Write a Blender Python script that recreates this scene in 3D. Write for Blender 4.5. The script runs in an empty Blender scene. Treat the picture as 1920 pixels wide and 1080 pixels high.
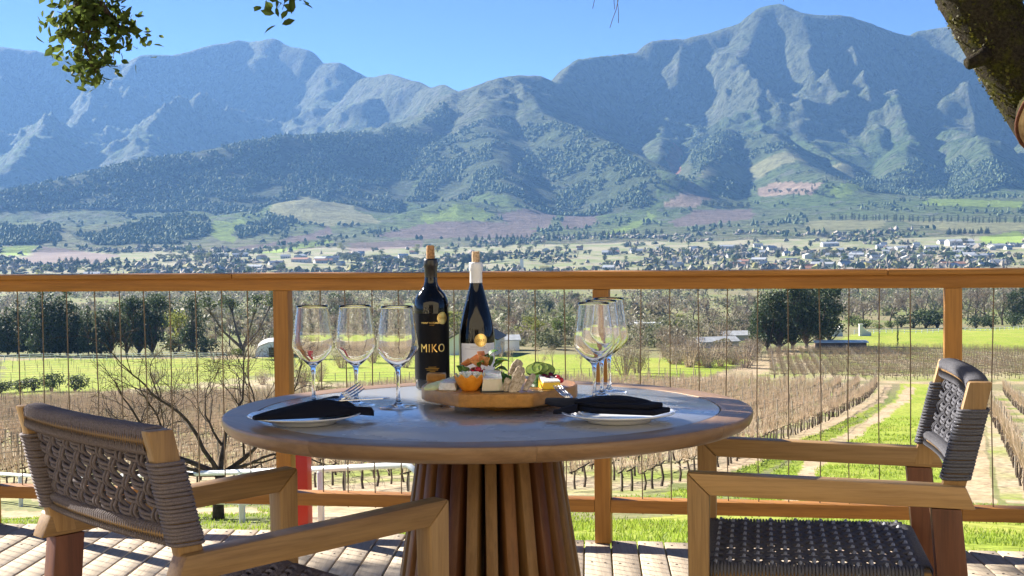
import bpy, bmesh, math, random
import numpy as np
from mathutils import Vector, Matrix, Euler
R_ = math.radians
# ------------------------------------------------------------------ camera, sky, sun, exposure
SC = bpy.context.scene
COL = SC.collection
CAM_H = 1.17
cam_d = bpy.data.cameras.new("camera"); cam = bpy.data.objects.new("camera", cam_d); COL.objects.link(cam)
cam_d.lens = 52.1; cam_d.sensor_width = 36.0; cam_d.clip_start = 0.05; cam_d.clip_end = 60000
PITCH, ROLL = math.atan(120/2780), math.atan(0.0125)
_F = Vector((0, math.cos(PITCH), -math.sin(PITCH))); _U0 = Vector((0, math.sin(PITCH), math.cos(PITCH)))
_R = Vector((1, 0, 0))*math.cos(ROLL) - _U0*math.sin(ROLL); _U = _U0*math.cos(ROLL) + Vector((1, 0, 0))*math.sin(ROLL)
M3 = Matrix((_R, _U, -_F)).transposed()
cam.matrix_world = Matrix.Translation((0, 0, CAM_H)) @ M3.to_4x4()
SC.camera = cam
SUN_AZ, SUN_EL = R_(-50), R_(27)          # azimuth measured from straight ahead, negative is left
w = bpy.data.worlds.new("World"); SC.world = w; w.use_nodes = True
nt = w.node_tree; bg = nt.nodes["Background"]; sky = nt.nodes.new("ShaderNodeTexSky")
sky.sky_type = 'NISHITA'; sky.sun_disc = False; sky.sun_elevation = SUN_EL; sky.sun_rotation = SUN_AZ
sky.altitude = 250; sky.air_density = 0.3; sky.dust_density = 0.0; sky.ozone_density = 6.0
nt.links.new(sky.outputs[0], bg.inputs[0]); bg.inputs[1].default_value = 0.050
sl = bpy.data.lights.new("sun", 'SUN'); sl.energy = 4.8; sl.angle = R_(0.53); sl.color = (1.0, 0.93, 0.82)
so = bpy.data.objects.new("sun", sl); COL.objects.link(so)
sdir = Vector((math.sin(SUN_AZ)*math.cos(SUN_EL), math.cos(SUN_AZ)*math.cos(SUN_EL), math.sin(SUN_EL)))
so.rotation_euler = sdir.to_track_quat('Z', 'Y').to_euler(); so.location = sdir*60
SC.view_settings.view_transform = 'Standard'; SC.view_settings.look = 'None'
SC.view_settings.exposure = 1.9; SC.view_settings.gamma = 1.0; SC.view_settings.use_curve_mapping = False
SC.cycles.max_bounces = 24; SC.cycles.transmission_bounces = 24; SC.cycles.transparent_max_bounces = 12
SC.cycles.volume_bounces = 1
rng = np.random.default_rng(7); random.seed(7)

#TERRAIN-BEGIN
def hash2(ix, iy, s):
    n = (ix.astype(np.int64)*374761393 + iy.astype(np.int64)*668265263 + s*974634777) & 0x7fffffff
    n = ((n ^ (n >> 13))*1274126177) & 0x7fffffff
    n = n ^ (n >> 16)
    return (n & 0xffff)/65535.0
def vnoise(x, y, s=0):
    ix, iy = np.floor(x), np.floor(y); fx, fy = x-ix, y-iy
    fx = fx*fx*fx*(fx*(fx*6-15)+10); fy = fy*fy*fy*(fy*(fy*6-15)+10)
    a, b = hash2(ix, iy, s), hash2(ix+1, iy, s); c, d = hash2(ix, iy+1, s), hash2(ix+1, iy+1, s)
    return (a*(1-fx)+b*fx)*(1-fy)+(c*(1-fx)+d*fx)*fy
def fbm(x, y, o=4, s=0):
    t = 0; a = .5
    for i in range(o):
        t = t + a*(vnoise(x, y, s+i)*2-1); x, y, a = x*2.03+17.1, y*2.03-9.7, a*.5
    return t
def ridged(x, y, o=5, s=0):
    t = 0; a = .5; wgt = 1
    for i in range(o):
        n = 1-np.abs(vnoise(x, y, s+i)*2-1); n = n*n*wgt; t = t+a*n; wgt = np.clip(n*1.6, 0, 1)
        x, y, a = x*2.07+5.3, y*2.07+3.1, a*.52
    return t
PR = np.array([(0,-.75),(6.2,-.75),(8,-.95),(12,-1.55),(15,-2.05),(20,-2.95),(32,-5.0),(40,-6.3),(50,-7.7),(60,-8.75),(80,-10.3),(100,-12.2),
  (130,-15),(170,-18.6),(212,-21.8),(310,-25.6),(420,-29.5),(700,-44),(1200,-60),(2000,-64),(2600,-58)], float)
def profile(r):
    lr = np.log(r+6.0); k = np.log(PR[:, 0]+6.0); o = 0
    for dx in (-.10, -.05, 0, .05, .10): o = o+np.interp(lr+dx, k, PR[:, 1])
    return o/5
RIDGES = [  # (crest points x, y, z in metres), near slope, far slope, break distance
 ([(-5246, 7920, 1084), (-4010, 8280, 968), (-2841, 8329, 1030), (-2609, 8300, 1006), (-2432, 8249, 969), (-2146, 8225, 921), (-2021, 8256, 964), (-1866, 8293, 970), (-1671, 8436, 1046), (-1525, 8464, 1081), (-1461, 8475, 1067), (-1332, 8395, 1076), (-1231, 8309, 1011), (-1115, 8225, 985), (-1032, 8135, 915), (-934, 8046, 896), (-769, 7963, 802)], 0.85, 0.5, 500),
 ([(-731, 7565, 762), (-593, 7376, 765), (-488, 7183, 721), (-376, 6990, 653), (-304, 6793, 646), (-222, 6496, 585)], 0.8, 0.5, 400),
 ([(-2021, 8256, 964), (-2138, 7709, 772), (-2140, 6979, 540), (-2070, 6161, 292)], 0.6, 0.42, 400),
 ([(-1362, 8390, 1076), (-1426, 7973, 817), (-1589, 7330, 650), (-1624, 6809, 504), (-1534, 6213, 350)], 0.62, 0.45, 350),
 ([(-1032, 8135, 915), (-957, 7741, 692), (-974, 7134, 486)], 0.65, 0.5, 300),
 ([(-593, 7376, 765), (-672, 7068, 616), (-789, 6553, 445)], 0.65, 0.5, 300),
 ([(-2841, 8329, 1030), (-2665, 7331, 664), (-2449, 6344, 350)], 0.6, 0.45, 400),
 ([(-227, 5896, 538), (-138, 5898, 568), (-53, 5900, 592), (21, 5900, 600), (106, 5899, 597), (165, 5998, 578), (237, 6296, 651), (303, 6493, 712), (413, 6587, 735), (550, 6677, 767), (622, 6671, 768), (646, 6719, 821), (787, 6754, 833), (929, 6736, 870), (1071, 6715, 920), (1129, 6706, 963), (1211, 6691, 975), (1306, 6571, 923), (1452, 6541, 905), (1664, 6593, 854), (1811, 6658, 827), (1835, 6651, 852), (1921, 6627, 865), (2074, 6476, 877), (2280, 6406, 878), (3122, 6488, 796), (4283, 6157, 783)], 0.95, 0.55, 420),
 ([(-227, 5896, 538), (-262, 5594, 445), (-346, 5339, 369), (-512, 5074, 320), (-749, 4842, 302), (-899, 4715, 269), (-1193, 4546, 212), (-1425, 4374, 137), (-1664, 4181, 74)], 0.5, 0.36, 300),
 ([(-21, 5900, 596), (85, 5399, 419), (190, 5096, 342), (301, 4841, 275), (454, 4326, 148)], 0.55, 0.4, 300),
 ([(-52, 5800, 572), (-105, 5199, 356), (-45, 4600, 167), (-5, 4100, 45)], 0.42, 0.36, 300),
 ([(237, 6296, 651), (199, 5897, 463), (278, 5393, 326), (408, 4883, 206)], 0.6, 0.45, 300),
 ([(787, 6754, 833), (688, 6262, 597), (567, 5672, 380), (489, 5177, 236)], 0.75, 0.5, 300),
 ([(1129, 6706, 963), (996, 6322, 712), (861, 5736, 462), (708, 5152, 278), (577, 4564, 133)], 0.62, 0.42, 300),
 ([(861, 5736, 462), (905, 5222, 308), (918, 4711, 176), (951, 4398, 116)], 0.45, 0.36, 300),
 ([(1306, 6571, 923), (1280, 6168, 669), (1138, 5840, 468), (1052, 5500, 323), (1112, 4977, 201)], 0.75, 0.5, 300),
 ([(1452, 6541, 905), (1482, 6226, 650), (1428, 5828, 442), (1360, 5432, 292)], 0.75, 0.5, 250),
 ([(1921, 6627, 865), (1748, 6261, 640), (1552, 5899, 488), (1469, 5404, 312), (1271, 4836, 150)], 0.7, 0.48, 300),
 ([(2074, 6476, 877), (1883, 6012, 601), (1708, 5647, 425), (1664, 5137, 275), (1510, 4661, 133)], 0.7, 0.48, 300),
 ([(2280, 6406, 878), (2154, 5814, 536), (1896, 5269, 298), (1738, 4688, 131)], 0.7, 0.48, 300),
 ([(-674, 4095, 51), (-587, 4108, 81), (-506, 4169, 67), (-388, 4182, 36)], 0.26, 0.22, 200),
 ([(-241, 3993, 36), (-144, 4097, 65), (-41, 4100, 43)], 0.26, 0.22, 200),
 ([(-937, 3579, 13), (-837, 3707, 29), (-747, 3624, 13)], 0.22, 0.2, 150),
 ([(-1172, 3404, 6), (-1137, 3521, 15), (-1050, 3443, 2)], 0.2, 0.2, 150),
]
def ROUND(x, y): return np.hypot(x, y) < 5500
def terrain(x, y):
    """height of the land at x, y (deck level is zero)"""
    x = np.asarray(x, float); y = np.asarray(y, float); sh = x.shape
    x = x.ravel(); y = y.ravel()
    r = np.hypot(x, y); az = np.arctan2(x, np.maximum(y, -1e9))
    z = profile(r)
    # valley floor climbs beyond the town, more to the right
    rt = np.clip((np.degrees(az)+3)/16, 0, 1)
    up = np.interp(r, [2200, 2900, 3600, 4300, 6000, 9000], [0, 18, 52, 110, 190, 260])*(.55+.45*rt)
    z = z+up*(r > 2200)
    far = np.clip((r-2300)/700, 0, 1)
    m = far > 0
    if m.any():
        X, Y = x[m], y[m]; best = np.full(X.shape, -1e9); dcr = np.full(X.shape, 1e9); dhl = np.full(X.shape, 1e9)
        wx = X+260*fbm(X/900, Y/900, 3, 31); wy = Y+260*fbm(X/900+9, Y/900, 3, 47)
        k_ = np.clip((r[m]-3300)/1500, 0, 1)
        WX = X+(wx-X)*k_*.16; WY = Y+(wy-Y)*k_*.16
        for ir, (pts, s1, s2, br) in enumerate(RIDGES):
            for (x0, y0, z0), (x1, y1, z1) in zip(pts[:-1], pts[1:]):
                dx, dy = x1-x0, y1-y0; L2 = dx*dx+dy*dy
                t = np.clip(((WX-x0)*dx+(WY-y0)*dy)/L2, 0, 1)
                d = np.hypot(WX-(x0+t*dx), WY-(y0+t*dy))
                h = z0+t*(z1-z0)-np.where(d < br, s1*d*(.35+.65*np.clip(d/120, 0, 1)), s1*br+s2*(d-br))
                best = np.maximum(best, h)
                if ir in (8, 9, 10): dhl = np.minimum(dhl, d)
                if ir in (0, 1, 7): dcr = np.minimum(dcr, d)
        zb = z[m]; k = 30.0
        dlt = np.clip((best-zb)/k, -40, 40)
        zz = zb+k*np.log1p(np.exp(dlt))
        rel = np.clip((zz-zb-40)/500, 0, 1)
        rg = ridged(X/620, Y/620, 6, 3)-.55
        fine = ridged(X/170+3, Y/170, 4, 77)-.5
        tp = np.clip(dcr/420, .07, 1)*np.where(ROUND(X, Y), np.clip((dhl-300)/900, .16, 1), 1)
        zz = zz+rel*tp*((rg-.12)*230+(fine-.05)*105)+np.clip((zz-zb)/200, 0, 1)*fbm(X/240, Y/240, 4, 12)*14
        z[m] = zb*(1-far[m])+zz*far[m]
    bump = fbm(x/60, y/60, 3, 5)*np.clip((r-90)/900, 0, 1)*3.0+fbm(x/7, y/7, 3, 8)*np.clip((r-7)/60, 0, 1)*.18
    z = z+bump*np.clip(r/40, 0, 1)
    return z.reshape(sh)
def tz(x, y): return float(terrain(np.array([x]), np.array([y]))[0])
#TERRAIN-END
FIELDS_FAR = {
 'green': [[(-728, 3610), (-690, 3855), (-633, 3419), (-609, 3206), (-659, 3283)], [(-492, 2800), (-421, 3365), (-386, 3219), (-444, 2816)], [(-1042, 3024), (-966, 3077), (-913, 2764), (-954, 2766)], [(213, 3471), (384, 4084), (390, 3999), (231, 3371)], [(1182, 4211), (1379, 3990), (1299, 3759), (1106, 3963)], [(929, 2899), (1041, 3012), (888, 2570), (802, 2548)], [(-236, 3909), (-142, 4037), (-40, 3974), (-60, 3901), (-215, 3785)], [(928, 4294), (1296, 4737), (1255, 4528), (926, 4213)]],
 'straw': [[(-650, 3950), (-625, 4375), (-529, 4358), (-328, 3836), (-453, 3727), (-572, 3810)], [(557, 4531), (732, 4945), (920, 4906), (1140, 5021), (1112, 4844), (752, 4737)], [(932, 3546), (1154, 3340), (1056, 3057), (945, 2951), (899, 3203)], [(733, 3632), (918, 3542), (790, 3229), (633, 3256)]],
 'plough': [[(-581, 2892), (-453, 3727), (-421, 3543), (-512, 2911)], [(-882, 2639), (-960, 3056), (-737, 2774), (-658, 2378), (-778, 2405)], [(-322, 3535), (-229, 3792), (-39, 3881), (67, 3672), (37, 3373), (-245, 3440)], [(-40, 3962), (122, 4174), (94, 3671), (1, 3771)], [(140, 4179), (242, 4175), (202, 3719), (128, 3662)], [(403, 3789), (498, 4057), (665, 4100), (625, 3805), (491, 3681), (393, 3611)], [(-349, 3252), (-192, 3368), (-181, 2981), (-323, 2908)]],
 'tan': [[(417, 4121), (497, 4230), (590, 4476), (559, 4175), (501, 4084)], [(755, 4599), (816, 4617), (924, 4382), (883, 4297), (762, 4495)]],
 'scar': [[(559, 5270), (668, 5679), (598, 5214), (479, 4440)]],
 'wood': [[(-2422, 5824), (-1449, 4449), (-1213, 4623), (-913, 4793), (-760, 4921), (-519, 5153), (-318, 5349), (-231, 5588), (-195, 5119), (-301, 4741), (-352, 4124), (-471, 4124), (-628, 4398), (-683, 3981), (-875, 4214), (-1151, 4230), (-1454, 4226)], [(-1170, 3399), (-1043, 3423), (-948, 3125), (-1052, 3053)], [(-990, 3344), (-858, 3627), (-814, 3953), (-689, 3400), (-711, 3148), (-868, 3101)], [(-652, 3503), (-633, 3844), (-558, 3806), (-568, 3609), (-603, 3297)], [(983, 4955), (1131, 4907), (1410, 4956), (1674, 4845), (1595, 4618), (988, 4288), (1101, 4888)], [(1356, 5090), (1567, 5182), (1495, 4774), (1277, 4792)]],
 'scrub': [[(-198, 5195), (84, 5334), (301, 4852), (444, 4303), (380, 4124), (61, 4111), (-122, 4376), (-317, 4464)], [(569, 4629), (719, 6014), (914, 6019), (875, 5159), (965, 4958), (732, 4945)]],
}
FIELDS_NEAR = {
 'lawn': [[(-114.7, 330.8), (-49.1, 308.4), (-40.3, 252.8), (-58.2, 211.4), (-72.0, 207.1)], [(-44.3, 305.7), (-21.6, 296.9), (4.1, 297.7), (22.8, 289.3), (35.9, 270.2), (47.2, 285.2), (52.0, 301.1), (30.0, 225.6), (16.5, 210.0), (-4.7, 208.2), (-33.1, 227.7)], [(57.8, 297.7), (76.5, 348.3), (108.9, 445.0), (178.8, 514.5), (202.0, 514.6), (118.9, 302.7), (81.3, 305.2)], [(54.1, 205.9), (61.1, 208.1), (43.3, 143.1), (19.3, 64.4), (11.4, 39.0), (5.4, 24.9), (4.9, 32.5), (9.1, 53.7), (14.1, 71.2), (23.7, 101.1), (42.2, 162.8)], [(-1.3, 16.9), (0.3, 22.4), (3.3, 28.8), (6.2, 33.1), (13.8, 33.6), (5.4, 13.0), (-0.9, 11.7)], [(4.3, 43.0), (10.5, 63.5), (18.7, 91.4), (37.1, 151.8), (35.1, 140.3), (17.8, 82.6), (9.8, 57.8), (4.6, 37.8)]],
 'road': [[(24.7, 202.2), (33.0, 211.2), (53.3, 286.3), (52.8, 298.6), (42.4, 268.2)], [(53.3, 286.3), (52.8, 298.6), (62.0, 319.3), (75.0, 347.3), (71.9, 328.4)], [(51.8, 214.8), (86.8, 211.2), (83.3, 202.9), (49.4, 204.7)], [(53.4, 200.5), (53.3, 195.9), (38.9, 146.1), (20.2, 85.3), (11.8, 57.7), (7.0, 36.3), (6.5, 36.2), (12.0, 61.8), (21.0, 91.3), (40.2, 155.2)], [(50.2, 200.6), (51.0, 198.8), (39.6, 157.2), (19.7, 91.2), (11.2, 64.8), (6.2, 51.2), (5.5, 51.3), (11.4, 68.8), (20.6, 98.7), (41.3, 168.9)], [(32.9, 106.0), (33.6, 106.2), (13.0, 39.6), (11.7, 39.0)], [(52.0, 158.7), (53.0, 159.0), (15.2, 41.0), (14.1, 40.3)], [(-5.5, 37.3), (-2.4, 36.0), (-1.6, 24.0), (-3.6, 24.5)], [(-16.0, 45.9), (-6.7, 38.2), (-5.8, 33.3), (-14.5, 41.5)], [(-114.7, 330.8), (-51.5, 309.2), (-50.0, 300.3), (-111.4, 321.2)]],
 'vinefloor': [[(55.8, 298.1), (128.7, 313.3), (89.7, 218.4), (25.6, 209.8)], [(-91.0, 216.9), (-39.2, 245.5), (-32.3, 222.7), (-4.6, 205.2), (29.4, 221.4), (50.2, 200.6), (41.3, 168.9), (20.6, 98.7), (11.4, 68.8), (5.5, 51.3), (3.5, 41.7), (-21.6, 51.1)], [(57.2, 182.6), (83.4, 186.7), (22.2, 45.9), (13.3, 39.8)]],
}
TREES = [
 ('conifer',-123.2,344.6,13.9,1.11,'A'),('conifer',-119.6,343.0,12.0,1.13,'A'),('conifer',-116.2,340.0,11.6,0.97,'A'),('conifer',-115.8,345.7,13.0,1.2,'A'),
 ('conifer',-111.3,341.6,13.7,1.02,'A'),('conifer',-105.5,331.1,15.4,1.09,'A'),('conifer',-103.0,330.6,14.7,1.09,'A'),('conifer',-101.8,332.3,13.9,1.0,'A'),
 ('conifer',-100.3,332.8,15.2,1.21,'A'),('conifer',-98.1,333.4,11.9,1.17,'A'),('conifer',-93.8,326.8,11.5,0.97,'A'),('conifer',-90.5,325.1,10.4,1.13,'A'),
 ('pine',-89.2,328.0,10.8,0.96,'B'),('pine',-85.2,326.5,14.1,0.91,'B'),('pine',-82.0,324.8,14.6,1.07,'B'),('pine',-79.3,325.5,13.7,0.99,'B'),
 ('stone_pine',-56.8,310.7,13.9,1.15,'C'),('pine',-70.8,327.4,14.5,0.75,'D'),('lime',-77.0,341.5,10.1,1.0,'E'),('grey_bush',-66.3,318.4,4.3,1.3,'F'),
 ('grey_bush',-75.7,331.4,4.9,1.2,'F'),('gum',-98.0,414.2,14.1,1,'G'),('bush',-57.5,310.5,2.0,1.6,'F'),('bare',-81.9,408.2,10.5,1.1,'H'),
 ('bare',-70.1,366.1,8.7,1.1,'H'),('bare',-57.7,346.6,8.2,1.1,'H'),('bare',-57.1,360.1,9.8,1.1,'H'),('grey_bush',-72.8,218.2,2.1,1.4,'I'),
 ('grey_bush',-74.7,214.9,2.1,1.3,'I'),('grey_bush',-71.1,218.8,2.3,1.3,'I'),('grey_bush',-67.7,216.4,3.2,0.9,'I'),('grey_bush',-63.8,214.9,2.8,1.1,'I'),
 ('twig_bush',-55.9,230.3,2.6,1.2,'I'),('twig_bush',-37.5,221.0,2.6,1.0,'I'),('twig_bush',-29.8,209.3,3.4,1.1,'I'),('twig_bush',-29.5,225.6,3.3,0.8,'I'),
 ('bare',-53.0,390.3,11.3,1.2,'J'),('bare',-65.8,522.8,14.2,1.2,'J'),('bare',-42.9,370.3,11.4,1.2,'J'),('bare',-46.7,437.5,12.7,1.2,'J'),
 ('bare',-36.4,386.4,11.7,1.2,'J'),('bare',-29.4,352.8,10.6,1.2,'J'),('bare',-28.2,378.6,12.0,1.2,'J'),('gum',-68.4,591.1,13.7,1.2,'J'),
 ('bare',-7.7,697.2,13.0,1.2,'J'),('bare',-0.2,565.2,11.8,1.2,'J'),('bare',6.0,689.5,12.9,1.2,'J'),('bare',30.7,856.4,12.3,1.2,'J'),
 ('bare',31.4,701.6,12.6,1.2,'J'),('bare',34.1,463.7,9.9,1.2,'J'),('bare',56.8,687.2,13.6,1.2,'J'),('bare',50.3,518.7,10.3,1.2,'J'),
 ('bare',64.6,609.4,11.5,1.2,'J'),('bare',83.7,684.4,13.4,1.2,'J'),('bare',59.3,445.8,9.7,1.2,'J'),('bare',67.8,460.0,9.9,1.2,'J'),
 ('bare',108.6,693.9,13.9,1.2,'J'),('bare',56.8,350.8,8.3,1.2,'J'),('pine',18.3,755.8,9.8,1.3,'K'),('pine',13.3,781.4,7.3,1.3,'K'),
 ('pine',37.9,894.8,10.3,1.3,'K'),('lime',3.2,375.5,7.0,1.1,'L'),('lime',6.4,350.1,5.9,1.0,'L'),('lime',-13.8,376.6,8.8,1.2,'L'),
 ('lime',63.1,557.5,4.0,1.5,'L'),('lime',71.0,512.5,3.7,1.6,'L'),('lime',45.4,418.5,3.8,1.4,'L'),('broadleaf',11.8,349.9,7.2,1.2,'M'),
 ('broadleaf',14.5,363.0,5.2,1.1,'M'),('broadleaf',20.0,699.5,5.0,1.2,'M'),('broadleaf',43.1,800.8,8.7,1.2,'M'),('dark_bush',47.0,450.7,3.3,1.3,'N'),
 ('dark_bush',51.2,445.2,3.9,1.2,'N'),('dark_bush',61.6,450.6,3.4,1.2,'N'),('dark_bush',66.0,453.3,2.8,1.1,'N'),('dark_bush',69.0,451.2,3.3,1.2,'N'),
 ('bare_poplar',-6.8,230.8,5.5,0.8,'O'),('bare_poplar',-3.8,236.0,5.3,0.8,'O'),('bare_poplar',-1.7,230.9,6.1,0.8,'O'),('bare_poplar',0.1,232.6,4.4,0.8,'O'),
 ('bare_poplar',3.9,228.3,5.4,0.8,'O'),('bare_poplar',6.3,231.7,4.8,0.8,'O'),('bare_poplar',10.5,226.5,5.2,0.8,'O'),('bare_poplar',13.2,232.2,5.0,0.8,'O'),
 ('bare_poplar',20.5,224.1,4.4,0.8,'O'),('bare_poplar',22.3,225.6,5.1,0.8,'O'),('bare_poplar',25.5,229.5,4.2,0.8,'O'),('bare_poplar',27.7,226.7,5.3,0.8,'O'),
 ('bare_poplar',-14.8,238.2,4.5,0.8,'O'),('twig_bush',17.0,224.4,5.5,1.0,'P'),('twig_bush',19.6,232.7,5.0,0.9,'P'),('twig_bush',-30.6,263.8,3.8,1.2,'P'),
 ('twig_bush',-26.0,275.4,4.0,1.3,'P'),('twig_bush',-18.7,256.3,3.7,1.2,'P'),('twig_bush',38.6,261.8,2.7,1.36,'P2'),('twig_bush',48.9,302.7,3.3,1.4,'P2'),
 ('twig_bush',32.8,255.8,3.9,1.44,'P2'),('twig_bush',35.0,336.9,4.6,1.11,'P2'),('twig_bush',49.1,298.1,3.1,1.31,'P2'),('twig_bush',34.9,295.7,2.9,1.19,'P2'),
 ('twig_bush',34.6,284.9,3.1,1.29,'P2'),('twig_bush',44.3,276.1,4.0,1.46,'P2'),('twig_bush',39.6,252.0,4.4,1.34,'P2'),('twig_bush',28.5,263.1,3.5,1.48,'P2'),
 ('twig_bush',45.6,284.4,3.4,1.36,'P2'),('twig_bush',29.6,264.9,3.5,1.29,'P2'),('twig_bush',40.4,345.2,3.4,1.43,'P2'),('twig_bush',56.5,339.1,3.5,1.4,'P2'),
 ('twig_bush',41.6,331.1,2.7,1.15,'P2'),('twig_bush',39.5,261.7,3.8,1.02,'P2'),('twig_bush',48.4,345.5,4.9,1.36,'P2'),('twig_bush',31.3,260.8,3.5,1.49,'P2'),
 ('twig_bush',33.2,251.0,4.4,1.15,'P2'),('twig_bush',29.1,284.4,2.9,1.02,'P2'),('twig_bush',33.5,302.5,4.2,1.31,'P2'),('twig_bush',37.6,348.1,4.4,1.43,'P2'),
 ('twig_bush',30.1,253.3,4.2,1.45,'P2'),('twig_bush',36.7,297.7,3.8,1.26,'P2'),('twig_bush',40.4,284.1,3.7,1.28,'P2'),('twig_bush',36.0,256.3,4.1,1.25,'P2'),
 ('grey_bush',22.0,423.5,4.7,1.47,'Q'),('grey_bush',82.9,522.4,2.9,1.27,'Q'),('twig_bush',33.0,330.9,2.7,1.16,'Q'),('grey_bush',21.2,457.6,4.4,1.03,'Q'),
 ('rust_bush',-0.0,463.2,4.8,1.18,'Q'),('rust_bush',90.2,1069.0,3.8,1.03,'Q'),('twig_bush',124.9,810.3,3.6,1.23,'Q'),('bare',37.5,891.6,6.9,1.09,'Q'),
 ('rust_bush',92.3,787.7,3.0,1.39,'Q'),('twig_bush',101.5,1068.0,3.2,1.28,'Q'),('twig_bush',-42.7,884.8,3.0,1.4,'Q'),('twig_bush',-20.5,476.6,4.0,1.32,'Q'),
 ('twig_bush',-96.8,857.8,3.3,1.17,'Q'),('twig_bush',-3.4,385.3,3.1,1.08,'Q'),('rust_bush',73.6,860.1,4.2,1.28,'Q'),('rust_bush',-74.1,993.9,4.9,1.26,'Q'),
 ('twig_bush',-18.3,390.6,3.2,1.29,'Q'),('rust_bush',-15.4,393.6,4.3,1.04,'Q'),('bare',-37.1,995.9,5.7,1.15,'Q'),('rust_bush',-0.2,489.5,4.6,1.15,'Q'),
 ('bare',-6.5,368.6,6.3,1.08,'Q'),('twig_bush',1.3,392.5,3.2,1.31,'Q'),('bare',-3.5,354.0,4.9,1.46,'Q'),('twig_bush',-95.3,709.0,2.6,1.38,'Q'),
 ('bare',78.8,511.3,5.9,1.44,'Q'),('twig_bush',40.4,332.5,3.5,1.06,'Q'),('twig_bush',-50.1,383.5,2.9,1.35,'Q'),('twig_bush',46.4,348.3,3.4,1.29,'Q'),
 ('twig_bush',4.7,985.6,3.3,1.25,'Q'),('twig_bush',33.4,547.7,4.4,1.21,'Q'),('bare',-107.3,983.5,4.6,1.49,'Q'),('bare',1.4,405.7,8.0,1.18,'Q'),
 ('twig_bush',-41.4,387.4,3.7,1.06,'Q'),('twig_bush',34.9,345.8,4.0,1.4,'Q'),('twig_bush',-137.9,885.0,3.7,1.31,'Q'),('twig_bush',-133.7,872.4,4.6,1.14,'Q'),
 ('twig_bush',-102.3,533.0,4.6,1.21,'Q'),('twig_bush',-74.1,414.3,3.9,1.0,'Q'),('twig_bush',-172.6,839.3,3.7,1.06,'Q'),('twig_bush',-76.6,373.3,4.3,1.43,'Q'),
 ('twig_bush',-118.0,578.8,4.6,1.16,'Q'),('twig_bush',-125.2,662.7,3.5,1.32,'Q'),('twig_bush',-111.4,650.2,4.3,1.1,'Q'),('twig_bush',-155.4,826.8,4.9,1.28,'Q'),
 ('twig_bush',-99.3,609.4,3.7,1.04,'Q'),('twig_bush',-129.9,656.8,3.1,1.3,'Q'),('pine',52.5,304.4,13.1,1.05,'R'),('pine',55.3,306.2,14.4,1.1,'R'),
 ('pine',58.8,310.3,15.3,1.16,'R'),('pine',62.4,314.4,14.8,1.05,'R'),('pine',66.3,319.7,15.3,1.1,'R'),('pine',70.0,326.3,14.5,0.95,'R'),
 ('pine',58.6,350.4,10.7,0.95,'R'),('bare',122.6,539.0,11.9,1.25,'S'),('bare',136.5,574.7,13.0,1.25,'S'),('bare',158.0,638.0,14.2,1.25,'S'),
 ('bare',141.7,555.8,12.8,1.25,'S'),('bare',194.6,730.6,13.6,1.25,'S'),('bare',191.6,686.5,12.8,1.25,'S'),('bare',181.6,634.2,13.1,1.25,'S'),
 ('bare',170.5,545.4,14.6,1.25,'S'),('bare',168.1,524.5,15.8,1.25,'S'),('bare',175.8,530.6,14.1,1.25,'S'),('bare',184.6,545.3,14.7,1.25,'S'),
 ('bare',195.6,635.2,14.3,1.25,'S'),('bare',190.3,636.8,14.3,1.25,'S'),('dark_bush',137.2,506.8,6.8,1.2,'U'),('dark_bush',140.6,503.8,7.2,1.2,'U'),
 ('dark_bush',144.5,502.8,6.4,1.1,'U'),('dark_bush',133.9,509.7,4.5,1.1,'U'),('dark_bush',156.4,499.2,4.9,1.2,'U'),('dark_bush',161.3,497.6,5.3,1.2,'U'),
 ('dark_bush',170.2,502.8,5.5,1.2,'U'),('bush',121.3,506.8,3.9,1.6,'V'),('bush',113.4,458.0,2.0,1.4,'V'),('bush',129.9,506.7,3.0,1.3,'V'),
 ('bush',124.1,538.7,4.4,1.2,'V'),('pine',175.5,515.7,14.1,1.0,'W'),('pine',180.3,516.1,15.1,1.0,'W'),('pine',185.1,516.6,14.6,1.0,'W'),
 ('bush',225.1,830.1,3.1,1.41,'X'),('twig_bush',210.5,915.7,4.3,1.48,'X'),('twig_bush',248.3,899.0,4.2,1.33,'X'),('lime',272.8,1087.6,4.9,1.39,'X'),
 ('twig_bush',285.9,1136.6,4.6,1.11,'X'),('twig_bush',211.6,782.7,3.1,1.5,'X'),('twig_bush',214.8,900.6,3.0,1.57,'X'),('bush',236.0,769.5,3.1,1.5,'X'),
 ('bush',259.4,1095.1,3.0,1.37,'X'),('bush',306.0,975.8,4.3,1.22,'X'),('twig_bush',260.4,1138.2,4.6,1.15,'X'),('twig_bush',297.8,1211.6,4.7,1.52,'X'),
 ('lime',256.9,1134.6,3.1,1.34,'X'),('bush',320.1,932.2,4.7,1.5,'X'),('lime',324.7,930.7,3.3,1.36,'X'),('lime',210.1,887.8,3.6,1.57,'X'),
 ('poplar',80.5,309.0,6.3,0.35,'Y'),
]
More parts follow.
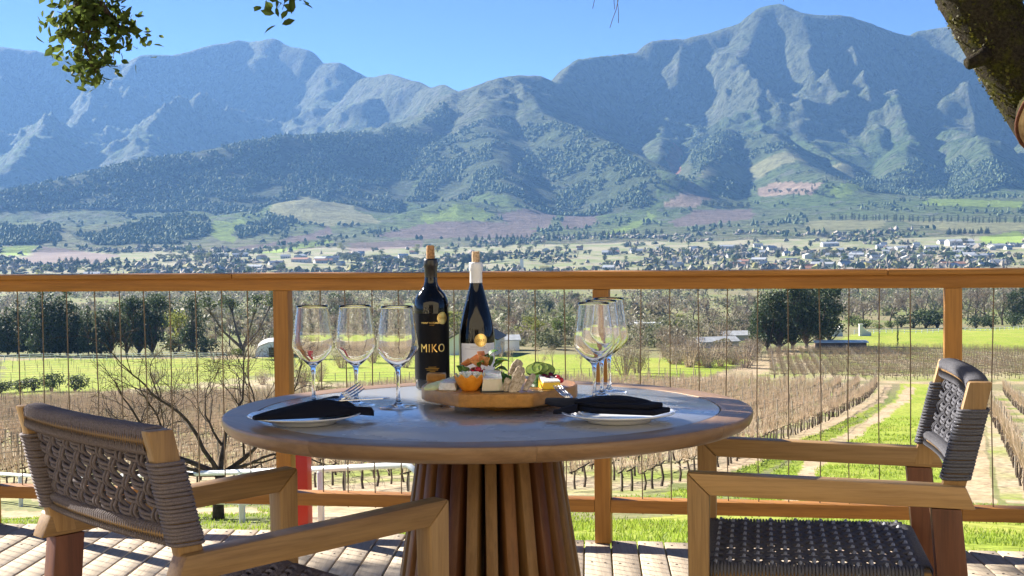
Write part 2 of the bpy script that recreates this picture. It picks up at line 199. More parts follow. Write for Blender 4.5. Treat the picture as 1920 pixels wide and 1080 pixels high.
TREE_LINES = [
 ((781, 3616), (1149, 3309), 46, 'poplar', 16, 'tall slim tree in the long row across the right of the valley', 'row of slim trees, right valley'),
 ((820, 4293), (1213, 4615), 22, 'poplar', 15, 'slim tree in the upper row below the right hand mountain', 'upper row of slim trees'),
 ((867, 2956), (955, 2965), 12, 'conifer', 13, 'dark conifer in the square plantation near the estate', 'plantation near the estate'),
 ((-275, 2394), (-136, 2241), 14, 'gum', 15, 'dark grey green tree in the belt left of the bottles', 'tree belt left of the bottles'),
 ((-122, 2277), (-20, 2348), 13, 'pine', 15, 'dark pine in the belt behind the bottle necks', 'pine belt behind the bottles'),
 ((-117, 3298), (341, 3376), 40, 'conifer', 13, 'dark conifer in the long windbreak under the vineyard hill', 'long windbreak under the hill'),
 ((-722, 2363), (-606, 2327), 14, 'conifer', 13, 'dark conifer in the far left valley belt', 'far left valley belt'),
 ((-596, 2513), (-486, 2508), 12, 'gum', 13, 'grey tree in the left valley belt', 'left valley belt'),
 ((-494, 2650), (-378, 3305), 16, 'gum', 12, 'grey tree in the slanting hedge left of the vineyard hill', 'slanting hedge'),
 ((535, 4116), (658, 4145), 10, 'pine', 16, 'dark pine between the tan fields below the right mountain', 'pines between tan fields'),
 ((783, 4525), (913, 4222), 10, 'gum', 14, 'grey tree along the pink tan field', 'trees along the tan field'),
]
def land_colour(x, y, z, r, sl):
    sh = x.shape; c = np.zeros(sh+(3,))
    n1 = fbm(x/40, y/40, 4, 21); n2 = fbm(x/300, y/300, 4, 22); n3 = fbm(x/5, y/5, 3, 23); n4 = fbm(x/1.6, y/1.6, 2, 24)
    lerp = lambda a, b, t: np.asarray(a)*(1-t[..., None])+np.asarray(b)*t[..., None]
    c[:] = lerp((.17, .21, .06), (.24, .21, .12), np.clip(.5+n1*1.2+n3*.5, 0, 1)); tw = np.clip((r-1300)/600, 0, 1); c = c*(1-tw[..., None])+lerp((.20, .23, .10), (.32, .29, .20), np.clip(.5+n1*1.4, 0, 1))*tw[..., None]
    mt = np.clip((r-3000)/900, 0, 1)
    green = np.clip(.6+n2*1.3-np.clip((z-380)/500, 0, .6)-np.clip(sl-.7, 0, 1)*1.4, 0, 1)
    cm = lerp((.145, .165, .095), (.11, .165, .05), green); cm = cm*(1-.0*mt[..., None])+np.clip((260-z)/300, 0, 1)[..., None]*np.array((.035, .05, .012))
    c = c*(1-mt[..., None])+cm*mt[..., None]
    cols = dict(green=(.26, .36, .07), straw=(.34, .34, .17), plough=(.24, .185, .16), tan=(.46, .34, .25), scar=(.42, .20, .14), wood=(.075, .11, .055), scrub=(.10, .135, .06))
    far = r > 2200; wild = np.ones(sh)
    wx, wy = x+fbm(x/110, y/110, 3, 91)*22, y+fbm(x/110+7, y/110, 3, 92)*22
    for k in ('scrub', 'wood', 'straw', 'plough', 'green', 'tan', 'scar'):
        for poly in FIELDS_FAR[k]:
            m = far & inpoly(wx, wy, poly)
            if m.any(): c[m] = np.asarray(cols[k])*(1+.25*n1[m])[:, None]; wild[m] = 0.0 if k in ('straw', 'plough', 'green', 'tan') else .45
    near = r < 600
    nx, ny = x+n3*.6*np.clip(r/60, .3, 3), y+n3*1.2*np.clip(r/60, .3, 3)
    for poly in FIELDS_NEAR['vinefloor']:
        m = near & inpoly(nx, ny, poly)
        if m.any(): c[m] = lerp((.42, .34, .23), (.22, .28, .05), np.clip(.33+n3*1.2+n4*.5, 0, 1))[m]
    for poly in FIELDS_NEAR['lawn']:
        m = near & inpoly(nx, ny, poly)
        if m.any(): c[m] = lerp((.23, .31, .035), (.33, .35, .07), np.clip(.5+n3*.9+n4*.5, 0, 1))[m]
    for poly in FIELDS_NEAR['road']:
        m = near & inpoly(nx, ny, poly)
        if m.any(): c[m] = lerp((.47, .36, .24), (.36, .29, .17), np.clip(.5+n3+n4, 0, 1))[m]
    m = r < 14
    c[m] = lerp((.22, .30, .035), (.30, .32, .07), np.clip(.5+n3, 0, 1))[m]
    return np.concatenate([c, wild[..., None]], -1)
# ------------------------------------------------------------------ helpers
def mat(name, base=(.5, .5, .5), rough=.6, spec=.4, **kw):
    m = bpy.data.materials.new(name); m.use_nodes = True
    b = m.node_tree.nodes["Principled BSDF"]
    b.inputs["Base Color"].default_value = (*base, 1); b.inputs["Roughness"].default_value = rough
    b.inputs["Specular IOR Level"].default_value = spec
    for k, v in kw.items(): b.inputs[k].default_value = v
    return m
def N(m, t, **kw):
    n = m.node_tree.nodes.new(t)
    for k, v in kw.items():
        if k in ('op',): n.operation = v
        elif hasattr(n, k) and k not in n.inputs: setattr(n, k, v)
        else: n.inputs[k].default_value = v
    return n
def L(m, a, b): m.node_tree.links.new(a, b)
def bsdf(m): return m.node_tree.nodes["Principled BSDF"]
def ramp(m, fac, stops, interp='LINEAR'):
    r = m.node_tree.nodes.new("ShaderNodeValToRGB"); e = r.color_ramp.elements; r.color_ramp.interpolation = interp
    while len(e) < len(stops): e.new(.5)
    for el, (p, c) in zip(e, stops): el.position = p; el.color = (*c, 1)
    L(m, fac, r.inputs[0]); return r.outputs[0]
def mixc(m, fac, a, b, mode='MIX'):
    n = m.node_tree.nodes.new("ShaderNodeMix"); n.data_type = 'RGBA'; n.blend_type = mode
    for s, v in ((n.inputs[0], fac), (n.inputs[6], a), (n.inputs[7], b)):
        if hasattr(v, 'is_output'): L(m, v, s)
        else: s.default_value = v if isinstance(v, float) else (*v, 1)
    return n.outputs[2]
def bump(m, h, strength=.3, dist=.01):
    b = m.node_tree.nodes.new("ShaderNodeBump"); b.inputs["Strength"].default_value = strength; b.inputs["Distance"].default_value = dist
    L(m, h, b.inputs["Height"]); L(m, b.outputs[0], bsdf(m).inputs["Normal"])
def coords(m, kind="Object", scale=(1, 1, 1), rot=(0, 0, 0)):
    t = m.node_tree.nodes.new("ShaderNodeTexCoord"); mp = m.node_tree.nodes.new("ShaderNodeMapping")
    mp.inputs["Scale"].default_value = scale; mp.inputs["Rotation"].default_value = rot
    L(m, t.outputs[kind], mp.inputs[0]); return mp.outputs[0]
def noise(m, vec, scale, detail=4, rough=.55, out=0):
    n = N(m, "ShaderNodeTexNoise"); n.inputs["Scale"].default_value = scale; n.inputs["Detail"].default_value = detail; n.inputs["Roughness"].default_value = rough
    if vec is not None: L(m, vec, n.inputs["Vector"])
    return n.outputs[out]
def npmesh(name, V, Fq, smooth=False):
    """mesh from arrays: V (n,3), Fq (m,3) or (m,4)"""
    me = bpy.data.meshes.new(name); V = np.asarray(V, np.float32); Fq = np.asarray(Fq, np.int32)
    k = Fq.shape[1]
    me.vertices.add(len(V)); me.vertices.foreach_set("co", V.ravel())
    me.loops.add(Fq.size); me.loops.foreach_set("vertex_index", Fq.ravel())
    me.polygons.add(len(Fq)); me.polygons.foreach_set("loop_start", np.arange(0, Fq.size, k, dtype=np.int32))
    me.polygons.foreach_set("loop_total", np.full(len(Fq), k, np.int32))
    me.polygons.foreach_set("use_smooth", np.full(len(Fq), smooth, bool))
    me.update(calc_edges=True); return me
def vcol(me, C, name="albedo"):
    a = me.color_attributes.new(name, 'FLOAT_COLOR', 'POINT')
    C4 = np.ones((len(C), 4), np.float32); C4[:, :C.shape[1]] = C; a.data.foreach_set("color", C4.ravel())
def link(name, me, m=None, parent=None, loc=(0, 0, 0), rot=(0, 0, 0), scale=(1, 1, 1)):
    o = bpy.data.objects.new(name, me); COL.objects.link(o)
    if m is not None:
        if not me.materials: me.materials.append(m)
    o.location = loc; o.rotation_euler = rot; o.scale = scale
    if parent is not None: o.parent = parent
    return o
def tag(o, label=None, cat=None, group=None, kind=None):
    if label: o["label"] = label
    if cat: o["category"] = cat
    if group: o["group"] = group
    if kind: o["kind"] = kind
    return o
def empty(name, label, cat, loc=(0, 0, 0), rz=0, group=None):
    o = bpy.data.objects.new(name, None); COL.objects.link(o); o.location = loc; o.rotation_euler = (0, 0, rz)
    o.empty_display_size = .1
    return tag(o, label, cat, group)
def copy_tree(src, loc=None, rot=None, scale=None, label=None, parent=None):
    c = src.copy(); COL.objects.link(c); c.parent = parent
    if loc is not None: c.location = loc
    if rot is not None: c.rotation_euler = rot
    if scale is not None: c.scale = scale
    if label: c["label"] = label
    for ch in src.children: copy_tree(ch, parent=c)
    return c
def inpoly(px, py, poly):
    r = np.zeros(px.shape, bool); j = len(poly)-1
    for i in range(len(poly)):
        xi, yi = poly[i]; xj, yj = poly[j]
        c = ((yi > py) != (yj > py)) & (px < (xj-xi)*(py-yi)/((yj-yi) or 1e-9)+xi)
        r ^= c; j = i
    return r

# ------------------------------------------------------------------ the land
azd = np.concatenate([np.linspace(-180, -60, 25)[:-1], np.linspace(-60, -23, 50)[:-1], np.linspace(-22.5, 22.5, 620), np.linspace(23, 60, 50)[1:], np.linspace(60, 180, 25)[1:]])
az = np.radians(azd)
rr = np.concatenate([[2.0, 4.0], np.geomspace(5.5, 1200, 260), np.geomspace(1212, 4000, 120), np.linspace(4020, 9900, 270), [11000, 13000]])
RG, AG = np.meshgrid(rr, az, indexing='ij')
XX, YY = RG*np.sin(AG), RG*np.cos(AG)
ZZ = terrain(XX, YY)
nr, na = XX.shape
P = np.stack([XX, YY, ZZ], -1)
gx = np.gradient(ZZ, axis=0)/np.maximum(np.gradient(RG, axis=0), .01)
ga = np.gradient(ZZ, axis=1)/np.maximum(RG*np.gradient(AG, axis=1), .01)
SL = np.hypot(gx, ga)
alb = land_colour(XX, YY, ZZ, RG, SL)
def sheet(name, i0, i1, m, kind="structure"):
    n = i1-i0; idx = np.arange(n*na).reshape(n, na)
    Fq = np.stack([idx[:-1, :-1], idx[1:, :-1], idx[1:, 1:], idx[:-1, 1:]], -1).reshape(-1, 4)[:, ::-1]
    me = npmesh(name, P[i0:i1].reshape(-1, 3), Fq, True)
    vcol(me, alb[i0:i1].reshape(-1, 4)); return tag(link(name, me, m), kind=kind)
def land_mat(name, fine, rgh):
    m = mat(name, rough=.95, spec=.1); a = N(m, "ShaderNodeVertexColor", layer_name="albedo")
    g = N(m, "ShaderNodeNewGeometry")
    n1 = noise(m, g.outputs["Position"], fine, 6, .7)
    L(m, mixc(m, 1.0, a.outputs[0], ramp(m, n1, [(.30, (.40, .40, .40)), (.70, (1.6, 1.6, 1.6))]), 'MULTIPLY'), bsdf(m).inputs["Base Color"])
    if rgh: bump(m, n1, rgh[0], rgh[1])
    return m
kM = int(np.searchsorted(rr, 3000))
MG = land_mat("ground_soil_and_grass", 3.0, (.5, .05))
MM = mat("mountain_rock_and_scrub", rough=.95, spec=.1); va = N(MM, "ShaderNodeVertexColor", layer_name="albedo"); gp = N(MM, "ShaderNodeNewGeometry"); mpg = N(MM, "ShaderNodeMapping"); mpg.inputs["Scale"].default_value = (1, 1, .45); L(MM, gp.outputs["Position"], mpg.inputs[0])
na_ = noise(MM, mpg.outputs[0], .011, 9, .72); nb_ = noise(MM, mpg.outputs[0], .035, 7, .75)
wl_ = lambda c_: mixc(MM, 1.0, c_, va.outputs[1], 'MULTIPLY')
cr_ = mixc(MM, wl_(ramp(MM, na_, [(.54, (0, 0, 0)), (.59, (.65, .65, .65))])), va.outputs[0], (.20, .205, .175)); cr_ = mixc(MM, wl_(ramp(MM, nb_, [(.43, (.85, .85, .85)), (.47, (0, 0, 0))])), cr_, mixc(MM, 1.0, va.outputs[0], (.45, .5, .4), 'MULTIPLY'))
L(MM, mixc(MM, 1.0, cr_, ramp(MM, nb_, [(.3, (.6, .6, .6)), (.7, (1.4, 1.4, 1.4))]), 'MULTIPLY'), bsdf(MM).inputs["Base Color"])
ad_ = N(MM, "ShaderNodeMath", operation='ADD'); L(MM, na_, ad_.inputs[0]); L(MM, nb_, ad_.inputs[1]); bump(MM, ad_.outputs[0], 1.0, 75)
sheet("ground", 0, kM+1, MG); sheet("mountain_range", kM, nr, MM)
# ------------------------------------------------------------------ mesh collector
class MB:
    def __init__(s): s.V = []; s.F = []; s.n = 0
    def add(s, V, F, mi=0):
        V = np.asarray(V, float).reshape(-1, 3); F = np.asarray(F, int)
        s.V.append(V); s.F.append((F+s.n, mi)); s.n += len(V)
    def box(s, c, d, rz=0, mi=0, R=None):
        q = np.array([(x, y, z) for z in (-.5, .5) for y in (-.5, .5) for x in (-.5, .5)])*np.asarray(d, float)
        if R is not None: q = q@np.asarray(R).T
        elif rz: q = q@np.array([[math.cos(rz), -math.sin(rz), 0], [math.sin(rz), math.cos(rz), 0], [0, 0, 1]]).T
        s.add(q+np.asarray(c, float), [(0, 2, 3, 1), (4, 5, 7, 6), (0, 1, 5, 4), (2, 6, 7, 3), (0, 4, 6, 2), (1, 3, 7, 5)], mi)
    def tube(s, pts, rad, k=6, mi=0, caps=True, closed=False):
        pts = np.asarray(pts, float); n = len(pts); rad = np.full(n, rad) if np.isscalar(rad) else np.asarray(rad, float)
        if closed: T = np.roll(pts, -1, 0)-np.roll(pts, 1, 0)
        else: T = np.gradient(pts, axis=0)
        T /= np.maximum(np.linalg.norm(T, axis=1, keepdims=True), 1e-9)
        up = np.array((0, 0, 1.)) if abs(T[:, 2]).mean() < .8 else np.array((1., 0, 0))
        A = np.cross(T, up); A /= np.maximum(np.linalg.norm(A, axis=1, keepdims=True), 1e-9); B = np.cross(T, A)
        th = np.arange(k)*2*math.pi/k
        V = pts[:, None]+rad[:, None, None]*(A[:, None]*np.cos(th)[None, :, None]+B[:, None]*np.sin(th)[None, :, None])
        idx = np.arange(n*k).reshape(n, k); nx = np.roll(idx, -1, 1)
        if closed:
            i2 = np.roll(idx, -1, 0); n2 = np.roll(nx, -1, 0); F = np.stack([idx, nx, n2, i2], -1).reshape(-1, 4)
        else: F = np.stack([idx[:-1], nx[:-1], nx[1:], idx[1:]], -1).reshape(-1, 4)
        s.add(V.reshape(-1, 3), F[:, ::-1], mi)
        if caps and not closed:
            s.F.append((idx[0][None, :]+s.n-n*k, mi)); s.F.append((idx[-1][::-1][None, :]+s.n-n*k, mi))
    def lathe(s, prof, k=32, c=(0, 0, 0), mi=0, closed=False):
        prof = np.asarray(prof, float); th = np.arange(k)*2*math.pi/k; n = len(prof)
        V = np.stack([prof[:, 0, None]*np.cos(th), prof[:, 0, None]*np.sin(th), np.repeat(prof[:, 1, None], k, 1)], -1)+np.asarray(c, float)
        idx = np.arange(n*k).reshape(n, k); nx = np.roll(idx, -1, 1)
        if closed: F = np.stack([idx, nx, np.roll(nx, -1, 0), np.roll(idx, -1, 0)], -1).reshape(-1, 4)
        else: F = np.stack([idx[:-1], nx[:-1], nx[1:], idx[1:]], -1).reshape(-1, 4)
        s.add(V.reshape(-1, 3), F, mi)
    def cards(s, C, size, mi=0, nrm=None, jit=1.0, aspect=1.0, rg=None):
        rg = rg or rng; C = np.asarray(C, float); n = len(C); size = np.broadcast_to(size, n)
        d = rg.normal(size=(n, 3))*jit
        if nrm is not None: d = d+nrm
        d /= np.linalg.norm(d, axis=1, keepdims=True)
        a = np.cross(d, rg.normal(size=(n, 3))); a /= np.linalg.norm(a, axis=1, keepdims=True); b = np.cross(d, a)
        a = a*size[:, None]*.5; b = b*size[:, None]*.5*aspect
        V = np.stack([C-a, C-b*.8+a*.1, C+a, C+b*.8-a*.1], 1).reshape(-1, 3)
        s.add(V, np.arange(4*n).reshape(n, 4), mi)
    def prism(s, poly, z0, z1, mi=0):
        poly = np.asarray(poly, float); n = len(poly)
        V = np.concatenate([np.c_[poly, np.full(n, z0)], np.c_[poly, np.full(n, z1)]])
        i = np.arange(n); j = (i+1) % n
        s.add(V, np.stack([i, j, j+n, i+n], -1), mi)
        s.F.append((np.arange(n)[::-1][None, :]+s.n-2*n, mi)); s.F.append((np.arange(n, 2*n)[None, :]+s.n-2*n, mi))
    def mesh(s, name, mats=(), smooth=False):
        me = bpy.data.meshes.new(name); V = np.concatenate(s.V).astype(np.float32)
        me.vertices.add(len(V)); me.vertices.foreach_set("co", V.ravel())
        lo = np.concatenate([f.ravel() for f, _ in s.F]).astype(np.int32); tot = np.concatenate([np.full(len(f), f.shape[1]) for f, _ in s.F]).astype(np.int32)
        mi = np.concatenate([np.full(len(f), m) for f, m in s.F]).astype(np.int32)
        me.loops.add(len(lo)); me.loops.foreach_set("vertex_index", lo); me.polygons.add(len(tot))
        me.polygons.foreach_set("loop_start", np.concatenate([[0], np.cumsum(tot)[:-1]]).astype(np.int32)); me.polygons.foreach_set("loop_total", tot)
        me.polygons.foreach_set("material_index", mi); me.polygons.foreach_set("use_smooth", np.full(len(tot), smooth, bool))
        for m in mats: me.materials.append(m)
        me.update(calc_edges=True); return me
    def obj(s, name, m, parent=None, smooth=False, **kw):
        return link(name, s.mesh(name, m if isinstance(m, (list, tuple)) else [m], smooth), None, parent, **kw)
def autosmooth(o, ang=40):
    me = o.data; bm = bmesh.new(); bm.from_mesh(me); bm.normal_update()
    for f in bm.faces: f.smooth = True
    for e in bm.edges: e.smooth = not (len(e.link_faces) == 2 and e.calc_face_angle(0) > R_(ang))
    bm.to_mesh(me); bm.free(); return o
def bevel(o, wdt=.004, seg=2, ang=35):
    bm = bmesh.new(); bm.from_mesh(o.data); bmesh.ops.remove_doubles(bm, verts=bm.verts, dist=1e-6); bmesh.ops.recalc_face_normals(bm, faces=bm.faces)
    es = [e for e in bm.edges if len(e.link_faces) == 2 and e.calc_face_angle(0) > R_(ang)]
    bmesh.ops.bevel(bm, geom=es, offset=wdt, segments=seg, profile=.6, affect='EDGES', clamp_overlap=True)
    bm.to_mesh(o.data); bm.free(); return autosmooth(o, 50)

# ------------------------------------------------------------------ plants: materials
def leaf_mat(name, c1, c2, trans=.35, scale=.4):
    m = mat(name, rough=.6, spec=.25); nt = m.node_tree
    g = N(m, "ShaderNodeNewGeometry"); oi = N(m, "ShaderNodeObjectInfo")
    ad = N(m, "ShaderNodeVectorMath"); ad.operation = 'ADD'; L(m, g.outputs["Position"], ad.inputs[0]); L(m, oi.outputs["Random"], ad.inputs[1])
    n = noise(m, ad.outputs[0], scale, 3, .6); c = ramp(m, n, [(.3, c1), (.7, c2)])
    c = mixc(m, .35, c, ramp(m, g.outputs["Random Per Island"], [(0, tuple(v*.45 for v in c1)), (1, tuple(min(1, v*1.6) for v in c2))]))
    L(m, c, bsdf(m).inputs["Base Color"])
    t = N(m, "ShaderNodeBsdfTranslucent"); L(m, c, t.inputs["Color"]); mx = N(m, "ShaderNodeMixShader"); mx.inputs[0].default_value = trans
    L(m, bsdf(m).outputs[0], mx.inputs[1]); L(m, t.outputs[0], mx.inputs[2]); L(m, mx.outputs[0], nt.nodes["Material Output"].inputs[0])
    return m
def bark_mat(name, c1, c2, scale=3):
    m = mat(name, rough=.9, spec=.15); g = N(m, "ShaderNodeNewGeometry")
    n = noise(m, g.outputs["Position"], scale, 5, .7); L(m, ramp(m, n, [(.3, c1), (.7, c2)]), bsdf(m).inputs["Base Color"]); bump(m, n, .6, .03)
    return m
PINE = leaf_mat("dark_pine_needles", (.022, .042, .022), (.075, .105, .045), .3)
GUM = leaf_mat("grey_green_leaves", (.045, .065, .03), (.10, .125, .055), .35)
BROAD = leaf_mat("fresh_green_leaves", (.05, .085, .02), (.13, .17, .04), .45)
LIME = leaf_mat("yellow_green_leaves", (.13, .16, .03), (.26, .27, .06), .5)
TWIG = leaf_mat("bare_grey_brown_twigs", (.13, .10, .075), (.27, .22, .17), .25, .8)
RUST = leaf_mat("dry_russet_twigs", (.17, .10, .075), (.30, .20, .15), .25, .8)
CANE = bark_mat("pruned_vine_canes", (.40, .30, .205), (.68, .54, .39), 2)
VTRUNK = bark_mat("dark_vine_bark", (.05, .038, .03), (.13, .10, .075), 4)
POSTM = bark_mat("weathered_trellis_post", (.24, .21, .17), (.42, .37, .30), 5)
BARK = bark_mat("rough_grey_bark", (.06, .05, .04), (.16, .13, .105), 2)
DBARK = bark_mat("dark_fruit_tree_bark", (.05, .036, .027), (.13, .098, .072), 9)

# ------------------------------------------------------------------ plants: shapes (unit height, base at origin)
def blobs(g, cs, n, size, mi, shell=.55):
    """leaf-sized faces spread through a set of clumps (x, y, z, rx, rz)"""
    mb = g; tot = sum(c[3]**2*c[4] for c in cs)
    for (x, y, z, rx, rz) in cs:
        k = max(8, int(n*(rx*rx*rz)/tot)); d = rng.normal(size=(k, 3)); d /= np.linalg.norm(d, axis=1, keepdims=True)
        rad = (shell+(1-shell)*rng.random(k))**.6*(1+.18*np.sin(d[:, 0]*7+x*30)*np.sin(d[:, 2]*6+d[:, 1]*5))
        C = np.array((x, y, z))+d*rad[:, None]*np.array((rx, rx, rz)); mb.cards(C, size*(.6+.8*rng.random(k)), mi, nrm=d*.8)
def t_conifer(seed, n=1500, wd=.19, start=.06):
    global rng; rng = np.random.default_rng(seed); g = MB()
    g.tube([(0, 0, -.03), (.004, 0, .5), (0, .003, .97)], [.018, .011, .002], 6, 0)
    cs = []
    for z in np.linspace(start+.05, .96, 15):
        rad = wd*(1-z)**.62*(.8+.4*rng.random())+.012; m = 6 if z < .8 else 3
        for a in np.arange(m)*2*math.pi/m+rng.random()*6:
            q = rad*(.55+.5*rng.random()); cs.append((q*math.cos(a), q*math.sin(a), z-.03*rng.random(), rad*.42+.012, .038+.02*rng.random()))
            if rng.random() < .4: g.tube([(0, 0, z-.02), (q*1.1*math.cos(a), q*1.1*math.sin(a), z)], [.004, .001], 4, 0)
    blobs(g, cs, n, .032, 1, .3); return g
def t_round(seed, n=1400, wd=.36, start=.25, cl=16, sz=.04):
    global rng; rng = np.random.default_rng(seed); g = MB()
    g.tube([(0, 0, -.03), (.01, 0, start*.6), (0, .01, start+.2)], [.028, .02, .012], 6, 0); cs = []
    for i in range(cl):
        a = rng.random()*6.28; u = math.sqrt(rng.random()); z = start+.1+(1-start-.22)*rng.random(); rd = wd*math.sqrt(max(.12, 1-((z-start-.3)/(.75))**2))
        x, y = rd*.75*u*math.cos(a), rd*.75*u*math.sin(a); rx = wd*(.3+.25*rng.random()); cs.append((x, y, min(z, .98-rx*.6), rx, rx*.75))
        g.tube([(0, 0, start*.7), (x*.5, y*.5, (start+z)/2-.03), (x, y, z-.02)], [.013, .008, .003], 4, 0)
    blobs(g, cs, n, sz, 1, .4); return g
def t_pine_open(seed, n=1500):
    global rng; rng = np.random.default_rng(seed); g = MB(); cs = []
    for b in range(4):
        a0 = b*1.6+rng.random(); lean = .10+.16*rng.random()
        top = np.array((lean*1.7*math.cos(a0), lean*1.7*math.sin(a0), .62+.16*rng.random()))
        g.tube([(0, 0, -.03), (.02*math.cos(a0), .02*math.sin(a0), .14), (top[0]*.55, top[1]*.55, .38), tuple(top)], [.028, .022, .016, .007], 6, 0)
        for k in range(5):
            a = a0+rng.normal()*.9; q = top+np.array((math.cos(a)*.17*rng.random(), math.sin(a)*.17*rng.random(), .05+.2*rng.random()))
            g.tube([tuple(top*.85), tuple((top+q)/2+(0, 0, .01)), tuple(q)], [.009, .006, .002], 4, 0); rx = .08+.06*rng.random(); cs.append((q[0], q[1], min(q[2], .97), rx, rx*.55))
    blobs(g, cs, n, .03, 1, .2); return g
def t_column(seed, n=500, wd=.11):
    global rng; rng = np.random.default_rng(seed); g = MB(); g.tube([(0, 0, -.03), (0, 0, .9)], [.014, .003], 5, 0)
    cs = [(rng.normal()*.015, rng.normal()*.015, z, wd*(1.1-abs(z-.5))*(.8+.4*rng.random()), .08) for z in np.linspace(.14, .93, 12)]
    blobs(g, cs, n, .045, 1, .3); return g
def grow(g, p, d, ln, rad, depth, spread, mi=0, k=5, minr=.0012, up=.15, bend=.25, ends=None):
    n = 4; pts = [p]; q = np.array(p, float); dd = np.array(d, float)
    for i in range(n):
        dd = dd+rng.normal(size=3)*bend*.35+np.array((0, 0, up*.2)); dd /= np.linalg.norm(dd); q = q+dd*ln/n; pts.append(q.copy())
    r1 = max(rad*.62, minr); g.tube(pts, np.linspace(rad, r1, n+1), k if rad > .006 else 3, mi, caps=False)
    if depth == 0:
        if ends is not None: ends.append(q)
        return
    m = 2 if rng.random() < .45 else 3
    for i in range(m):
        t = 1.0 if i == 0 else .45+.5*rng.random(); base = pts[0]+(0,)*0 if False else np.array(pts[int(round(t*n))])
        ax = rng.normal(size=3); ax -= ax@dd*dd; ax /= np.linalg.norm(ax); s = spread*(.5+.7*rng.random())*(.6 if i == 0 else 1.15)
        nd = dd*math.cos(s)+ax*math.sin(s); grow(g, base, nd, ln*(.62+.22*rng.random()), r1*(1 if i == 0 else .75), depth-1, spread, mi, k, minr, up, bend, ends)
def t_bare(seed, wd=.3, n=900, depth=4, haze=True):
    global rng; rng = np.random.default_rng(seed); g = MB(); ends = []
    grow(g, np.array((0, 0, -.02)), np.array((0, 0, 1.)), .30, .022, depth, .55, 0, 5, .0022, .25, .2, ends)
    E = np.array(ends); s = .97/E[:, 2].max()
    g.V = [v*np.array((s, s, s)) for v in g.V]; E = E*s
    if haze:
        C = E[rng.integers(0, len(E), n)]+rng.normal(size=(n, 3))*.035
        g.cards(C, .06*(.5+rng.random(n)), 1, aspect=.09)
    return g
def t_bush(seed, n=700, sz=.09):
    global rng; rng = np.random.default_rng(seed); g = MB(); cs = []
    for i in range(9):
        a = rng.random()*6.28; q = .45*math.sqrt(rng.random()); rx = .28+.16*rng.random(); cs.append((q*math.cos(a), q*math.sin(a), .42+.18*rng.random(), rx, .36))
        g.tube([(0, 0, -.05), (q*.6*math.cos(a), q*.6*math.sin(a), .4)], [.03, .01], 4, 0)
    blobs(g, cs, n, sz, 1, .45); return g
def t_twigbush(seed, n=900):
    global rng; rng = np.random.default_rng(seed); g = MB()
    for i in range(26):
        a = rng.random()*6.28; q = .5*rng.random()**.7; h = .65+.4*rng.random()
        g.tube([(q*.2*math.cos(a), q*.2*math.sin(a), -.04), (q*.7*math.cos(a), q*.7*math.sin(a), h*.5), (q*1.1*math.cos(a), q*1.1*math.sin(a), h*.95)], [.012, .008, .003], 3, 0, caps=False)
    d = rng.normal(size=(n, 3)); d /= np.linalg.norm(d, axis=1, keepdims=True)
    g.cards(np.array((0, 0, .5))+d*(rng.random(n)**.5)[:, None]*np.array((.52, .52, .48)), .13*(.5+rng.random(n)), 1, aspect=.10); return g
rng0 = rng
LIB = {}
def lib(k, maker, seeds, mats_):
    LIB[k] = [maker(s).mesh(k, mats_) for s in seeds]
lib('conifer', lambda s: t_conifer(s, 2400, .17), (1, 2, 3), [BARK, PINE])
lib('pine', lambda s: t_round(s, 3200, .27, .07, 34, .03), (4, 5, 6), [BARK, PINE])
lib('stone_pine', t_pine_open, (7, 8), [BARK, GUM])
lib('broadleaf', lambda s: t_round(s, 1500), (9, 10, 11), [BARK, BROAD])
lib('gum', lambda s: t_round(s, 1500, .34, .3), (12, 13), [BARK, GUM])
lib('lime', lambda s: t_round(s, 1300, .42, .12, 14, .045), (14, 15), [BARK, LIME])
lib('bare', lambda s: t_bare(s), (16, 17, 18, 19), [BARK, TWIG])
lib('poplar', t_column, (20, 21), [BARK, GUM])
lib('bare_poplar', lambda s: t_bare(s, .1, 500, 4), (24, 25), [CANE, TWIG])
lib('bush', t_bush, (26, 27), [BARK, BROAD])
lib('dark_bush', t_bush, (28, 29), [BARK, PINE])
lib('grey_bush', t_bush, (30, 31), [BARK, GUM])
lib('twig_bush', t_twigbush, (32, 33, 34), [CANE, TWIG])
lib('rust_bush', t_twigbush, (35, 36), [CANE, RUST])
rng = rng0
# ------------------------------------------------------------------ trees, shrubs
def split(mesh):
    """trunk and crown of a plant as two meshes"""
    out = []
    n = len(mesh.polygons); mi = np.empty(n, np.int32); mesh.polygons.foreach_get("material_index", mi)
    ls = np.empty(n, np.int32); mesh.polygons.foreach_get("loop_start", ls); lt = np.empty(n, np.int32); mesh.polygons.foreach_get("loop_total", lt)
    lv = np.empty(len(mesh.loops), np.int32); mesh.loops.foreach_get("vertex_index", lv)
    V = np.empty(len(mesh.vertices)*3, np.float32); mesh.vertices.foreach_get("co", V); V = V.reshape(-1, 3)
    for k, nm in ((0, "trunk"), (1, "crown")):
        mb = MB()
        for a in np.unique(lt[mi == k]):
            s = ls[(mi == k) & (lt == a)]; F = lv[s[:, None]+np.arange(a)[None]]
            u, inv = np.unique(F.ravel(), return_inverse=True); mb.add(V[u], inv.reshape(F.shape), 0)
        out.append(mb.mesh(nm, [mesh.materials[k]]))
    return out
SPL = {k: [split(m) for m in ms] for k, ms in LIB.items()}
TNAME = dict(conifer="conifer_tree", pine="pine_tree", stone_pine="stone_pine", broadleaf="broadleaf_tree", gum="gum_tree", lime="leafy_tree", bare="bare_tree",
             poplar="poplar_tree", bare_poplar="bare_sapling", bush="green_shrub", dark_bush="evergreen_shrub", grey_bush="grey_shrub", twig_bush="bare_shrub", rust_bush="russet_shrub")
